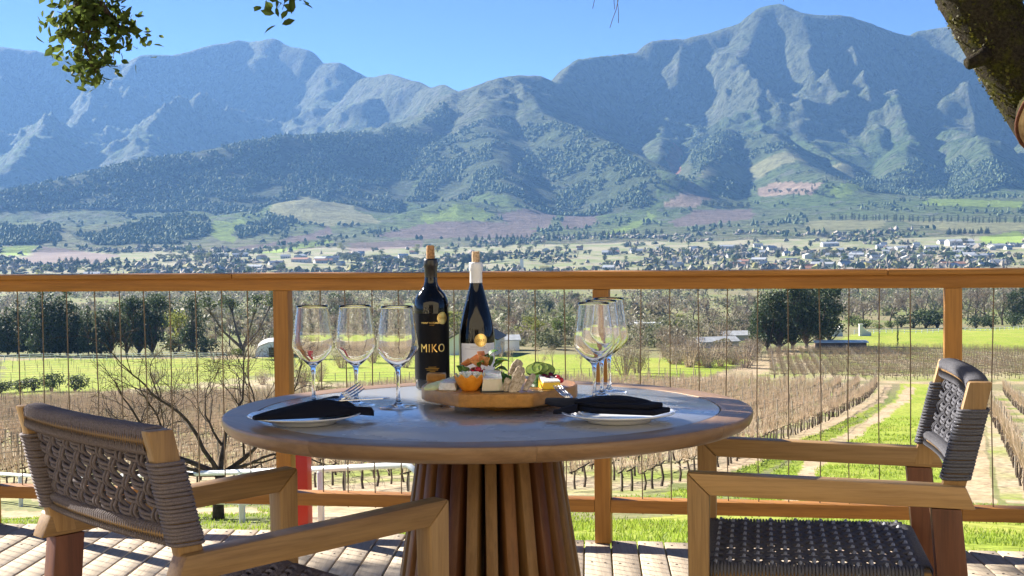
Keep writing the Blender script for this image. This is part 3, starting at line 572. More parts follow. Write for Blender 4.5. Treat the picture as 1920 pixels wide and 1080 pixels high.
TLAB = dict(
 A=("tall dark conifer in the left windbreak", "windbreak conifers at the left"), B=("dark broad pine right of the windbreak", "broad pines beside the windbreak"),
 C=("stone pine with several spreading trunks beside the white hoop house", None), D=("tall slender pine with bare trunk between two light green trees", None),
 E=("pale yellow green leafy tree in front of the tall slender pine", None), F=("low rounded shrub edging the left green field", "shrubs at the edge of the left field"),
 G=("grey green tree standing behind the dark windbreak pines", None), H=("leafless tree behind the stone pine", "bare trees behind the stone pine"),
 I=("small scrubby shrub among young vine posts at left", "scrub among the young vines"), J=("leafless grey tree in the thicket beyond the wine bottles", "bare trees of the middle thicket"),
 K=("dark round evergreen standing above the middle thicket", "dark evergreens above the thicket"), L=("bright yellow green bushy tree in the middle thicket", "yellow green trees of the thicket"),
 M=("deep green leafy tree left of the right hand wine glasses", "deep green trees near the glasses"), N=("clipped dark green bush beside the low white roofs", "dark bushes by the white roofs"),
 O=("thin leafless sapling along the wire fence", "saplings along the wire fence"), P=("bare brown twiggy bush growing at the edge of the bright field", "twiggy bushes at the field edge"),
 P2=("pale leafless brush beside the dirt road left of the tall pines", "brush beside the dirt road"), Q=("bare or grey bush massed in the valley thicket under the railing", "massed bushes of the thicket"),
 R=("tall dark pine beside the dirt road", "pines at the bend of the road"), S=("tall leafless tree behind the white paddock fence", "bare trees behind the paddock"),
 U=("dark evergreen shrub behind the paddock fence", "hedge behind the paddock"), V=("rounded green bush near the white gate piers", "bushes near the gate piers"),
 W=("dark pine at the right edge beyond the paddock", "pines at the right edge"), X=("light green bush on the rising ground beyond the paddock", "bushes on the rising ground"),
 Y=("single thin young tree standing in the bright green paddock", None))
TCAT = dict(bush="shrub", dark_bush="shrub", grey_bush="shrub", twig_bush="shrub", rust_bush="shrub")
ORD = lambda n: str(n)+({1: "st", 2: "nd", 3: "rd"}.get(n % 10, "th") if not 10 < n % 100 < 14 else "th")
RANK = {}
for g_ in "ABFHIKLMNORSUVW":
    for j_, i_ in enumerate(sorted([i for i, t in enumerate(TREES) if t[5] == g_], key=lambda i: TREES[i][1]/TREES[i][2])): RANK[i_] = j_+1
for i, (k, x, y, h, wf, g) in enumerate(TREES):
    lab, grp = TLAB[g]; lab = lab+", "+ORD(RANK[i])+" from the left" if i in RANK else lab; tr, cr = SPL[k][i % len(SPL[k])]
    e = empty(TNAME[k], lab, TCAT.get(k, "tree"), (x, y, tz(x, y)-.05), rng.random()*6.28, grp); e.scale = (h*wf, h*wf, h)
    link("trunk" if k not in TCAT else "stems", tr, None, e); link("crown" if k not in TCAT else "foliage", cr, None, e)

# ------------------------------------------------------------------ vineyards
def vine_template(seed, nc=20):
    r = np.random.default_rng(seed); g = MB()
    g.tube([(0, 0, -.08), (r.normal()*.06, r.normal()*.03, .28), (0, 0, .68)], [.05, .041, .035], 4, 0, caps=False)
    for s in (-1, 1): g.tube([(0, 0, .66), (s*.62, r.normal()*.03, .71)], [.034, .02], 4, 0, caps=False)
    for q in range(nc):
        x = r.uniform(-.62, .62); h = r.uniform(.45, 1.0); lx, ly = r.normal()*.16, r.normal()*.12
        g.tube([(x, 0, .7), (x+lx, ly, .7+h)], [.0135, .008], 3, 1, caps=False)
    for q in range(4):
        x = r.uniform(-.6, .6); g.tube([(x, 0, .72), (x+r.normal()*.2, r.normal()*.25, .72+r.uniform(-.35, .2))], [.012, .006], 3, 1, caps=False)
    V = np.concatenate(g.V); return V, [np.concatenate([f for f, m in g.F if m == k]) for k in (0, 1)]
VT = [vine_template(s) for s in (101, 102, 103, 104)]
def replicate(T, pos, ang, sc, rg):
    """copies of the templates along a row, joined into one array per material"""
    Vs, F0, F1, n = [], [], [], 0
    which = rg.integers(0, len(T), len(pos))
    for k, (V, (fa, fb)) in enumerate(T):
        m = which == k
        if not m.any(): continue
        c, s = np.cos(ang[m]), np.sin(ang[m]); mir = np.where(rg.random(m.sum()) < .5, -1, 1)
        W = V[None]*sc[m][:, None, None]; wx = W[..., 0]*mir[:, None]; wy = W[..., 1]
        P3 = np.stack([wx*c[:, None]-wy*s[:, None], wx*s[:, None]+wy*c[:, None], W[..., 2]], -1)+pos[m][:, None]
        off = n+np.arange(m.sum())*len(V); F0.append((fa[None]+off[:, None, None]).reshape(-1, fa.shape[1])); F1.append((fb[None]+off[:, None, None]).reshape(-1, fb.shape[1]))
        Vs.append(P3.reshape(-1, 3)); n += m.sum()*len(V)
    return np.concatenate(Vs), np.concatenate(F0), np.concatenate(F1)
def resample(pts, step):
    pts = np.asarray(pts, float); d = np.r_[0, np.cumsum(np.hypot(*np.diff(pts, axis=0).T))]; s = np.arange(step*.5, d[-1], step)
    return np.c_[np.interp(s, d, pts[:, 0]), np.interp(s, d, pts[:, 1])]
def vine_row(pts, label, group, seed, sp=1.25, lim=23.0, post=6.0, vines=True, thick=1.0, ph=1.85):
    rg = np.random.default_rng(seed); q = resample(pts, sp); a = np.degrees(np.arctan2(q[:, 0], q[:, 1])); q = q[np.abs(a) < lim]
    if len(q) < 4: return
    q = q+rg.normal(size=q.shape)*.04; z = terrain(q[:, 0], q[:, 1]); t = np.gradient(q, axis=0); ang = np.arctan2(t[:, 1], t[:, 0])
    e = empty("vine_row", label, "vineyard", (q[0, 0], q[0, 1], z[0]), 0, group); o = np.array((q[0, 0], q[0, 1], z[0]))
    if vines:
        keep = rg.random(len(q)) > .05
        V, f0, f1 = replicate(VT, (np.c_[q, z]-o)[keep], ang[keep], rg.uniform(.85, 1.12, keep.sum()), rg)
        mb = MB(); mb.add(V, f0, 0); mb.F.append((f1, 1)); mb.obj("vines", [VTRUNK, CANE], e)["kind"] = "stuff"
    mp = MB(); pq = q[::max(1, int(round(post/sp)))]; pz = terrain(pq[:, 0], pq[:, 1])
    for (x, y), zz in zip(pq, pz):
        hh = ph*rg.uniform(.92, 1.06); lx = rg.normal()*.05; mp.tube([np.array((x, y, zz-.15))-o, np.array((x+lx, y+rg.normal()*.05, zz+hh))-o], .034*thick, 5)
    mp.obj("trellis_posts", POSTM, e)["kind"] = "stuff"; mw = MB(); wp = np.c_[pq, pz]-o
    for hw in (.72, 1.15, 1.55): mw.tube(wp+np.array((0, 0, hw)), .010, 3, caps=False)
    mw.obj("trellis_wires", POSTM, e)["kind"] = "stuff"
EDGE = np.array([(3.4, 44.0), (4.8, 47.8), (7.2, 54.6), (10.7, 65.1), (15.3, 79.1), (21.6, 100.), (29.1, 126.2), (38.9, 160.), (49.0, 197.)])
tg = np.gradient(EDGE, axis=0); tg /= np.linalg.norm(tg, axis=1, keepdims=True); NL = np.c_[-tg[:, 1], tg[:, 0]]
for k in range(46):
    ed = EDGE+NL*(k*2.35+.4); ed = ed[np.hypot(ed[:, 0], ed[:, 1]) < 214]
    if k == 0: vine_row(ed, "bare vine row nearest the dirt edge of the grass path, left of the path", None, 200)
    else: vine_row(ed, ORD(k+1)+" row of bare vines counted leftwards from the grass path", "vine rows of the large block", 200+k, 1.25 if k < 16 else 1.5)
DR = np.array((.293, .956)); NR = np.array((.956, -.293))
for k in range(12):
    st = np.array((14.3, 40.2))+NR*k*2.6+DR*k*1.2
    vine_row([st+DR*s for s in (0, 50, 100, 150)], "bare vine row with wooden posts right of the grass path" if k else "nearest bare vine row right of the grass path, ending by the lawn", "vine rows right of the path" if k else None, 400+k)
for k in range(26):
    y = 218+k*3.3; vine_row([(38+k*.55, y+.6), (90, y), (145, y-1)], "row of bare vines in the block between farm track and green paddock", "vine rows below the paddock", 500+k, 1.5, 23, 7.5)
for k in range(13):
    y = 216+k*7; vine_row([(-118, y+4), (-80, y+1), (-40, y)], "row of bare trellis posts on the green field at left", "young vine rows at the left", 600+k, 2.4, 23, 4.8, False, 1.0, 1.5)

# ------------------------------------------------------------------ far woods, town trees, thicket (nobody could count them)
def blob_trees(name, pos, h, wd, m, seed):
    rg = np.random.default_rng(seed); n = len(pos)
    T = np.array([(.95, 0, .22), (0, .95, .26), (-.95, 0, .2), (0, -.95, .25), (.68, .68, .70), (-.66, .68, .66), (-.68, -.66, .72), (.66, -.68, .64), (0, 0, 1.0)])
    F = np.array([(0, 1, 4), (1, 2, 5), (2, 3, 6), (3, 0, 7), (4, 1, 5), (5, 2, 6), (6, 3, 7), (7, 0, 4), (4, 5, 8), (5, 6, 8), (6, 7, 8), (7, 4, 8)])
    a = rg.random(n)*6.28; c, s = np.cos(a), np.sin(a); J = T[None]*(1+.28*rg.normal(size=(n, len(T), 3)))
    X = (J[..., 0]*c[:, None]-J[..., 1]*s[:, None])*wd[:, None]; Y = (J[..., 0]*s[:, None]+J[..., 1]*c[:, None])*wd[:, None]; Z = J[..., 2]*h[:, None]-.05*h[:, None]
    V = (np.stack([X, Y, Z], -1)+pos[:, None]).reshape(-1, 3); Fq = (F[None]+(np.arange(n)*len(T))[:, None, None]).reshape(-1, 3)
    return tag(link(name, npmesh(name, V, Fq), m), kind="stuff")
def mixed_mat(name, stops):
    m = mat(name, rough=.8, spec=.1); g = N(m, "ShaderNodeNewGeometry"); c = ramp(m, g.outputs["Random Per Island"], stops, 'CONSTANT')
    n = noise(m, g.outputs["Position"], .5, 4, .7); L(m, mixc(m, 1.0, c, ramp(m, n, [(.3, (.5, .5, .5)), (.7, (1.5, 1.5, 1.5))]), 'MULTIPLY'), bsdf(m).inputs["Base Color"]); bump(m, n, .8, 1.0); return m
WOODM = mixed_mat("far_plantation_trees", [(0, (.08, .115, .055)), (.4, (.11, .15, .07)), (.75, (.14, .18, .085))])
TOWNM = mixed_mat("far_town_trees", [(0, (.08, .10, .055)), (.2, (.14, .16, .09)), (.36, (.26, .23, .18)), (.58, (.36, .32, .26)), (.82, (.11, .14, .07)), (.93, (.32, .30, .12))])
def zone_mat(name, stops, sc):
    m = leaf_mat(name, (.1, .1, .1), (.2, .2, .2), .3); g_ = N(m, "ShaderNodeNewGeometry"); n_ = noise(m, g_.outputs["Position"], sc, 2, .5); c_ = ramp(m, n_, stops)
    c_ = mixc(m, .35, c_, ramp(m, g_.outputs["Random Per Island"], [(0, (.07, .06, .045)), (1, (.40, .36, .27))]))
    for nd in m.node_tree.nodes:
        if nd.type == 'BSDF_PRINCIPLED': L(m, c_, nd.inputs["Base Color"])
        if nd.type == 'BSDF_TRANSLUCENT': L(m, c_, nd.inputs["Color"])
    return m
THICKM = zone_mat("valley_brush", [(.30, (.07, .11, .03)), (.43, (.13, .16, .06)), (.52, (.26, .23, .16)), (.62, (.20, .17, .12)), (.70, (.22, .26, .07))], .035)
THICK_OLD = mixed_mat("valley_thicket", [(0, (.17, .14, .10)), (.3, (.11, .115, .06)), (.5, (.22, .18, .13)), (.75, (.08, .10, .04)), (.9, (.23, .23, .07))])
def scatter_poly(poly, n, rg):
    poly = np.asarray(poly, float); lo, hi = poly.min(0), poly.max(0); p = lo+rg.random((n*3, 2))*(hi-lo); p = p[inpoly(p[:, 0], p[:, 1], poly)][:n]; return p
rg = np.random.default_rng(55); pts = []
for poly, n in zip(FIELDS_FAR['wood'], (18000, 700, 1500, 500, 2600, 1200)):
    p = scatter_poly(poly, n, rg); keep = fbm(p[:, 0]/120, p[:, 1]/120, 3, 61) > -.22; pts.append(p[keep])
for poly, n in zip(FIELDS_FAR['scrub'], (7000, 2500)):
    p = scatter_poly(poly, n, rg); keep = fbm(p[:, 0]/90, p[:, 1]/90, 3, 62) > .02; pts.append(p[keep])
p = np.concatenate(pts); blob_trees("hillside_forest", np.c_[p, terrain(p[:, 0], p[:, 1])], rg.uniform(5.5, 12, len(p)), rg.uniform(3.0, 5.6, len(p)), WOODM, 1)
def polar(n, r0, r1, a0, a1, rg):
    r = np.sqrt(rg.random(n)*(r1*r1-r0*r0)+r0*r0); a = np.radians(rg.uniform(a0, a1, n)); return np.c_[r*np.sin(a), r*np.cos(a)]
def openland(p):
    ok = np.ones(len(p), bool)
    for k in ('green', 'straw', 'plough', 'tan'):
        for poly in FIELDS_FAR[k]: ok &= ~inpoly(p[:, 0], p[:, 1], poly)
    return ok
p = polar(13000, 1650, 3300, -23, 23, rg); dens = fbm(p[:, 0]/170, p[:, 1]/170, 3, 63)-np.clip((np.hypot(p[:, 0], p[:, 1])-2500)/1300, 0, 1)*.5
p = p[(dens > -.02) & openland(p)]; blob_trees("valley_trees", np.c_[p, terrain(p[:, 0], p[:, 1])], rg.uniform(3, 9, len(p)), 2+6*rg.random(len(p))**2, TOWNM, 2)
p = polar(5200, 3000, 4700, -23, 23, rg); p = p[(fbm(p[:, 0]/150, p[:, 1]/150, 3, 64) > .1) & openland(p)]
blob_trees("foothill_trees", np.c_[p, terrain(p[:, 0], p[:, 1])], rg.uniform(5, 13, len(p)), rg.uniform(3, 6, len(p)), WOODM, 3)
p = polar(5600, 440, 1500, -23, 23, rg); p = p[(fbm(p[:, 0]/70, p[:, 1]/70, 3, 65) > -.12)]
p = p[~((p[:, 0] > 60) & (np.hypot(p[:, 0], p[:, 1]) < 640))]
def card_bushes(name, p, h, wd, k, sz, m, seed):
    rq = np.random.default_rng(seed); n = len(p); d = rq.normal(size=(n, k, 3)); d /= np.linalg.norm(d, axis=2, keepdims=True); d *= rq.random((n, k, 1))**.4
    C = np.c_[p, terrain(p[:, 0], p[:, 1])][:, None]+d*np.stack([wd, wd, h*.5], -1)[:, None]+np.stack([0*h, 0*h, h*.5], -1)[:, None]
    g_ = MB(); g_.cards(C.reshape(-1, 3), np.repeat(sz*(.6+.8*rq.random(n)), k), 0, aspect=.6, rg=rq); return tag(link(name, g_.mesh(name, [m])), kind="stuff")
card_bushes("valley_thicket", p, rg.uniform(4, 10, len(p)), rg.uniform(2.2, 5.0, len(p)), 34, 2.1, THICKM, 4)
p = polar(1500, 312, 500, -10, 10, rg); keep = (fbm(p[:, 0]/26, p[:, 1]/26, 3, 66) > -.15) & ~((p[:, 0] > 47) & (p[:, 0] < 80) & (p[:, 1] < 380)) & ~((np.abs(p[:, 0]+5) < 10) & (p[:, 1] < 330))
for q_ in FIELDS_NEAR['lawn']+FIELDS_NEAR['road']+FIELDS_NEAR['vinefloor']: keep &= ~inpoly(p[:, 0], p[:, 1], q_)
p = p[keep]; card_bushes("near_thicket", p, rg.uniform(1.5, 5.5, len(p)), rg.uniform(1.0, 2.6, len(p)), 60, .75, THICKM, 14)
# rows and clumps of trees one can tell apart in the valley
rg = np.random.default_rng(66)
FARMESH = {k: LIB[k] for k in LIB}
def far_tree(k, x, y, h, wf, lab, grp):
    me = FARMESH[k][int(rg.integers(len(FARMESH[k])))]
    o = link(TNAME[k], me, None, None, (x, y, tz(x, y)-.2), (0, 0, rg.random()*6.28), (h*wf, h*wf, h)); tag(o, lab, "tree", grp)
def tree_line(p0, p1, n, k, h, lab, grp, wf=1.6):
    for t in np.linspace(0, 1, n):
        x, y = p0[0]+(p1[0]-p0[0])*t+rg.normal()*3, p0[1]+(p1[1]-p0[1])*t+rg.normal()*3; far_tree(k, x, y, h*rg.uniform(.8, 1.2), wf, lab, grp)
for ln in TREE_LINES: tree_line(*ln)
p = polar(700, 1950, 3000, -21, 21, rg); p = p[openland(p)][:150]
for (x, y) in p:
    k = ('gum', 'broadleaf', 'bare', 'pine', 'lime', 'conifer')[int(rg.choice(6, p=[.24, .18, .38, .08, .06, .06]))]
    far_tree(k, x, y, rg.uniform(8, 17), 1.25, {'bare': "leafless brown", 'lime': "yellow green", 'gum': "rounded grey green", 'broadleaf': "rounded fresh green", 'pine': "broad dark pine", 'conifer': "pointed dark conifer"}[k]+" tree among the far town houses", "scattered town trees, "+TNAME[k].replace('_', ' '))

# ------------------------------------------------------------------ buildings
WHITE = mat("lime_washed_wall", (.80, .79, .75), .85, .2); WHITE2 = mat("white_painted_metal", (.82, .85, .86), .45, .4)
def roof_mat(name, c): 
    m = mat(name, c, .6, .3); g = N(m, "ShaderNodeNewGeometry"); n = noise(m, g.outputs["Position"], .8, 4, .6)
    L(m, ramp(m, n, [(.3, tuple(v*.75 for v in c)), (.7, tuple(min(1, v*1.15) for v in c))]), bsdf(m).inputs["Base Color"]); return m
RG, RW, RT, RD = roof_mat("grey_sheet_roof", (.36, .38, .40)), roof_mat("pale_sheet_roof", (.50, .52, .54)), roof_mat("clay_tile_roof", (.38, .20, .13)), roof_mat("dark_thatch_roof", (.11, .095, .08))
PANE = mat("dark_window_glass", (.03, .04, .05), .15, .6)
def gable(w_, d_, hw, hr, ov=.35, th=.18):
    a = MB(); x, y = w_/2, d_/2
    a.add([(-x, -y, -1), (x, -y, -1), (x, y, -1), (-x, y, -1), (-x, -y, hw), (x, -y, hw), (x, y, hw), (-x, y, hw), (-x, 0, hr), (x, 0, hr)], [(0, 1, 5, 4), (2, 3, 7, 6)])
    a.add([(-x, -y, -1), (-x, -y, hw), (-x, 0, hr), (-x, y, hw), (-x, y, -1)], [(0, 1, 2, 3, 4)]); a.add([(x, -y, -1), (x, -y, hw), (x, 0, hr), (x, y, hw), (x, y, -1)], [(4, 3, 2, 1, 0)])
    r = MB(); X, Y = x+ov, y+ov; ze = hw-ov*(hr-hw)/y
    for s in (-1, 1): r.add([(-X, s*Y, ze+.04), (X, s*Y, ze+.04), (X, 0, hr+.04), (-X, 0, hr+.04), (-X, s*Y, ze+.04+th), (X, s*Y, ze+.04+th), (X, 0, hr+.04+th), (-X, 0, hr+.04+th)], [(0, 1, 2, 3), (4, 5, 6, 7), (0, 1, 5, 4), (0, 3, 7, 4), (1, 2, 6, 5)])
    return a, r
HV = []
for (w_, d_, hw, hr) in ((13, 7.5, 3.2, 5.6), (18, 8, 3.0, 5.2), (9, 7, 3.4, 6.2), (24, 12, 4.2, 6.4)):
    a, r = gable(w_, d_, hw, hr); wd = MB()
    for x in np.linspace(-w_*.36, w_*.36, 4): wd.box((x, -d_/2-.03, 1.6), (1.3, .1, 1.3))
    for x in np.linspace(-w_*.36, w_*.36, 4): wd.box((x, d_/2+.03, 1.6), (1.3, .1, 1.3))
    HV.append((a, r, wd))
TOWNWALL = mat("weathered_town_wall", (.56, .54, .49), .9, .15)
HM = [(a.mesh("walls", [TOWNWALL]), [r.mesh("roof", [c]) for c in (RW, RG, RT, RW)], wd.mesh("windows", [PANE])) for a, r, wd in HV]
def house(x, y, v, rz, rc, lab, grp, sc=1.0):
    e = empty("house", lab, "house", (x, y, tz(x, y)), rz, grp); e.scale = (sc*1.25, sc*1.25, sc*1.15); w_, r_, n_ = HM[v]
    link("walls", w_, None, e); link("roof", r_[rc], None, e); link("windows", n_, None, e)["kind"] = "stuff"; return e
p = polar(1400, 1960, 2700, -20, 21, rg); p = p[openland(p)]; p = p[(fbm(p[:, 0]/260, p[:, 1]/260, 2, 71)+np.clip(p[:, 0]/2200, -.3, .25)) > -.05][:160]
for (x, y) in p:
    rc = int(rg.choice(4, p=[.4, .25, .12, .23])); house(x, y, int(rg.choice(4, p=[.4, .25, .25, .1])), rg.choice([0, .3, -.4, 1.3])+rg.normal()*.1, rc,
        ("white walled house with grey sheet roof" if rc == 1 else "white walled house with clay roof" if rc == 2 else "white walled house with pale roof")+" in the far valley town", "town houses, "+("grey", "grey", "clay", "pale")[rc if rc else 3]+" roofs")
def part_box(name, e, m, c, d, rz=0): g = MB(); g.box(c, d, rz); return g.obj(name, m, e)
# wine estate on the right of the town
e = house(782, 2588, 3, .1, 0, "long white estate building at the right end of the far town", None, 1.5); house(768, 2625, 1, .2, 1, "smaller white wing behind the long white estate building", None, 1.2)
e = empty("chimney_tower", "pale square tower rising from the far town behind the bottles", "tower", (13.9, 2060, tz(13.9, 2060))); part_box("shaft", e, WHITE, (0, 0, 7), (5, 5, 15)); part_box("cap", e, RW, (0, 0, 14.8), (5.6, 5.6, .8))
# farmhouse behind the bottles
e = empty("white_farmhouse", "white gabled farmhouse seen between the two wine bottles", "house", (-7.2, 300, tz(-7.2, 300)), 1.42)
a, r = gable(11, 9.5, 3.3, 6.0, .4); a.obj("walls", WHITE, e); r.obj("roof", RD, e)
for yy in (-2.2, 1.6):
    o = part_box("window", e, WHITE2, (-5.53, yy, 2.7), (.12, 1.1, 1.5)); part_box("pane", o, PANE, (-5.61, yy, 2.7), (.06, .85, 1.25))
e = empty("outbuilding", "small white outbuilding with pale roof right of the farmhouse", "building", (-1.6, 312, tz(-1.6, 312)), .1); a, r = gable(5.5, 5, 2.3, 3.1); a.obj("walls", WHITE, e); r.obj("roof", RW, e)
# hoop house by the stone pine
e = empty("hoop_house", "white barrel roofed hoop house beside the stone pine", "building", (-50.8, 313, tz(-50.8, 313)), .15); g = MB()
th = np.linspace(0, math.pi, 13); ar = np.c_[3.6*np.cos(th), np.zeros(13), 3.1*np.sin(th)**.8]
g.add(np.concatenate([ar+(0, -6, 0), ar+(0, 6, 0)]), [(i, i+1, i+14, i+13) for i in range(12)]); g.F.append((np.arange(13)[None], 0)); g.F.append((np.arange(13, 26)[::-1][None], 0)); g.obj("cover", WHITE2, e)
for y_ in (-6.05, -3, 0, 3, 6.05):
    g = MB(); g.tube(ar*1.012+(0, y_, 0), .05, 5); g.obj("hoop", POSTM, e)
part_box("door", e, PANE, (0, -6.06, 1.0), (1.6, .06, 2.0))
# low shed with the pale roof in front of the paddock
e = empty("low_shed", "low dark shed with pale blue white roof at the paddock corner", "shed", (68.3, 308, tz(68.3, 308)), -.12)
part_box("walls", e, mat("shed_brick", (.16, .09, .07), .9), (0, 0, .5), (10.2, 4.2, 2.0)); part_box("roof", e, WHITE2, (0, 0, 1.66), (11, 5, .22))
for x_ in (-4, -2, 0, 2): part_box("window", e, PANE, (x_, -2.12, .75), (1.2, .06, .6))
for (x_, y_, s_, l_) in ((82.6, 372, 1, "white curved gate wall left of the paddock entrance"), (87.6, 372, -1, "white curved gate wall right of the paddock entrance")):
    e = empty("gate_wall", l_, "gate wall", (x_, y_, tz(x_, y_))); part_box("pier", e, WHITE, (0, 0, 1.3), (.8, .8, 3.0)); part_box("pier_cap", e, WHITE, (0, 0, 2.92), (1.0, 1.0, .2)); g = MB()
    q = np.linspace(0, 1, 9); up_ = .9+1.5*(1-q)**2
    pl = [(-s_*(.4+2.2*t), h_) for t, h_ in zip(q, up_)]+[(-s_*2.6, -.5), (-s_*.4, -.5)]
    n_ = len(pl); V = [(x, -.2, z) for x, z in pl]+[(x, .2, z) for x, z in pl]; g.add(V, [(i, (i+1) % n_, (i+1) % n_+n_, i+n_) for i in range(n_)]); g.F.append((np.arange(n_)[None], 0)); g.F.append((np.arange(n_, 2*n_)[::-1][None], 0)); g.obj("sweep_wall", WHITE, e)
def rail_fence(name, lab, cat, P0, P1, n, hs, pr, rr_, m, sq=False):
    P0, P1 = np.array(P0), np.array(P1); e = empty(name, lab, cat, (P0[0], P0[1], tz(*P0))); o = np.array(e.location); q = P0+(P1-P0)*np.linspace(0, 1, n)[:, None]; z = terrain(q[:, 0], q[:, 1]); w3 = np.c_[q, z]-o
    for p_ in w3: g = MB(); g.tube([p_-(0, 0, .3), p_+(0, 0, max(hs)+.04)], pr, 8 if not sq else 4); autosmooth(g.obj("post", m, e))
    for h_ in hs: g = MB(); g.tube(w3+(0, 0, h_), rr_, 8); autosmooth(g.obj("rail", m, e))
    return e
rail_fence("paddock_fence", "long white rail fence along the far side of the green paddock", "fence", (92, 398), (186, 505), 40, (.5, 1.1), .09, .07, WHITE2)
rail_fence("roadside_fence", "pale rail fence in front of the dark conifers at left", "fence", (-132, 322), (-58, 300), 26, (.45, .9, 1.3), .08, .05, WHITE2)
rail_fence("wire_fence", "dark wire fence with thin posts along the bright middle field", "fence", (-34, 226), (32, 222), 30, (.4, .8, 1.2), .05, .016, POSTM)
rail_fence("track_fence", "wire fence of dark posts beside the dirt road", "fence", (33, 228), (55, 306), 34, (.4, .8, 1.15), .05, .014, POSTM)
e = empty("carport", "low white roofed carport on posts behind the wine glasses", "carport", (40.7, 440, tz(40.7, 440)), .1); part_box("roof", e, WHITE2, (0, 0, 2.5), (8, 5, .25))
for x_ in (-3.6, 0, 3.6):
    for y_ in (-2.2, 2.2): part_box("post", e, WHITE2, (x_, y_, 1.2), (.2, .2, 2.4))
part_box("back_wall", e, WHITE, (-1.6, 2.36, 1.15), (4.6, .1, 2.3))
for (x_, y_, w_, rz_, l_) in ((44, 322, 9, .25, "nearest low pale sheet roof in the brush by the dirt road"), (52, 356, 9, .1, "low pale sheet roof furthest back in the brush"), (38, 470, 7, .3, "small white gabled cottage above the carport")):
    e = empty("cottage", l_, "building", (x_, y_, tz(x_, y_)), rz_); a, r = gable(w_, 5.5, 1.2, 2.0); a.obj("walls", WHITE, e); r.obj("roof", RW, e); part_box("window", e, PANE, (0, -2.78, .7), (1.4, .06, .7))
e = empty("white_van", "small white van parked under the carport", "van", (41.2, 439, tz(41.2, 439)), .2); g = MB(); g.prism([(-2, -.85), (2, -.85), (2, .85), (-2, .85)], .35, 1.1); g.prism([(-1.9, -.78), (1.0, -.78), (1.0, .78), (-1.9, .78)], 1.1, 1.9); bevel(g.obj("body", WHITE2, e), .12)
part_box("windscreen", e, PANE, (1.05, 0, 1.5), (.1, 1.3, .5))
for x_ in (-1.2, 1.2):
    for y_ in (-.8, .8): g = MB(); g.lathe([(.0, -.1), (.34, -.1), (.34, .1), (.0, .1)], 14); o = g.obj("wheel", PANE, e); o.rotation_euler = (R_(90), 0, 0); o.location = (x_, y_, .34)
# ------------------------------------------------------------------ wood and other materials of the terrace
def wood(name, c1, c2, c3, axis=0, rough=.5, fine=60., spec=.35, coat=0):
    m = mat(name, rough=rough, spec=spec); s = [fine, fine, fine]; s[axis] = fine*.045
    oi = N(m, "ShaderNodeObjectInfo"); v = coords(m, "Object", tuple(s))
    ad = N(m, "ShaderNodeVectorMath"); ad.operation = 'ADD'; sc = N(m, "ShaderNodeVectorMath"); sc.operation = 'SCALE'; sc.inputs["Scale"].default_value = 37.
    cb = N(m, "ShaderNodeCombineXYZ")
    for q in cb.inputs: L(m, oi.outputs["Random"], q)
    L(m, cb.outputs[0], sc.inputs[0]); L(m, v, ad.inputs[0]); L(m, sc.outputs[0], ad.inputs[1])
    n1 = noise(m, ad.outputs[0], .35, 5, .6); n2 = noise(m, ad.outputs[0], 2.2, 4, .7)
    c = ramp(m, n1, [(.28, c1), (.5, c2), (.74, c3)])
    c = mixc(m, .5, c, ramp(m, n2, [(.3, tuple(x*.55 for x in c1)), (.6, c2)]), 'MIX')
    hs = N(m, "ShaderNodeHueSaturation"); mr = N(m, "ShaderNodeMapRange"); mr.inputs[3].default_value = .8; mr.inputs[4].default_value = 1.18
    L(m, oi.outputs["Random"], mr.inputs[0]); L(m, mr.outputs[0], hs.inputs["Value"]); L(m, c, hs.inputs["Color"]); L(m, hs.outputs[0], bsdf(m).inputs["Base Color"])
    bump(m, n2, .12, .002); return m
TEAK = [wood("teak_grain_%s" % "xyz"[a], (.23, .12, .042), (.36, .215, .085), (.47, .305, .14), a, .45) for a in range(3)]
REDWOOD = wood("red_brown_hardwood", (.085, .028, .012), (.14, .05, .022), (.20, .08, .038), 2, .45)
RAILW = [wood("oiled_pine_grain_%s" % "xyz"[a], (.25, .10, .016), (.39, .17, .03), (.50, .245, .055), a, .5, 40) for a in range(3)]
DECKW = wood("weathered_deck_board", (.32, .25, .18), (.45, .37, .28), (.54, .46, .36), 1, .75, 50, .2)
RIMW = wood("table_rim_teak", (.22, .125, .06), (.33, .20, .105), (.41, .27, .155), 0, .36, 30)
SLATW = [wood("slat_wood_%d" % i, *c, 2, .5) for i, c in enumerate([((.13, .052, .016), (.19, .085, .026), (.25, .12, .042)), ((.075, .026, .009), (.115, .042, .015), (.16, .065, .025)), ((.15, .075, .024), (.23, .125, .045), (.30, .175, .07))])]
def rope_mat(name, c):
    m = mat(name, c, .85, .2); v = coords(m, "Object"); n = noise(m, v, 500, 2, .6); L(m, ramp(m, n, [(.3, tuple(x*.7 for x in c)), (.7, tuple(x*1.3 for x in c))]), bsdf(m).inputs["Base Color"]); bump(m, n, .4, .001); return m
ROPE_A, ROPE_B = rope_mat("mauve_grey_rope", (.15, .126, .13)), rope_mat("slate_grey_rope", (.105, .105, .122)); ROPE_L = rope_mat("pale_grey_rope", (.36, .37, .40))
STEEL = mat("brushed_steel", (.62, .62, .64), .25, .5, Metallic=1.0); CABLE = mat("bronze_cable", (.17, .125, .085), .5, .4, Metallic=.5); NAIL = mat("dark_nail_head", (.06, .05, .045), .6, .3, Metallic=.6)
def glassy(name, c, rough=0.0, ior=1.5): return mat(name, c, rough, .5, **{"Transmission Weight": 1.0, "IOR": ior})
CRYSTAL = glassy("clear_crystal", (1, 1, 1), 0, 1.42)

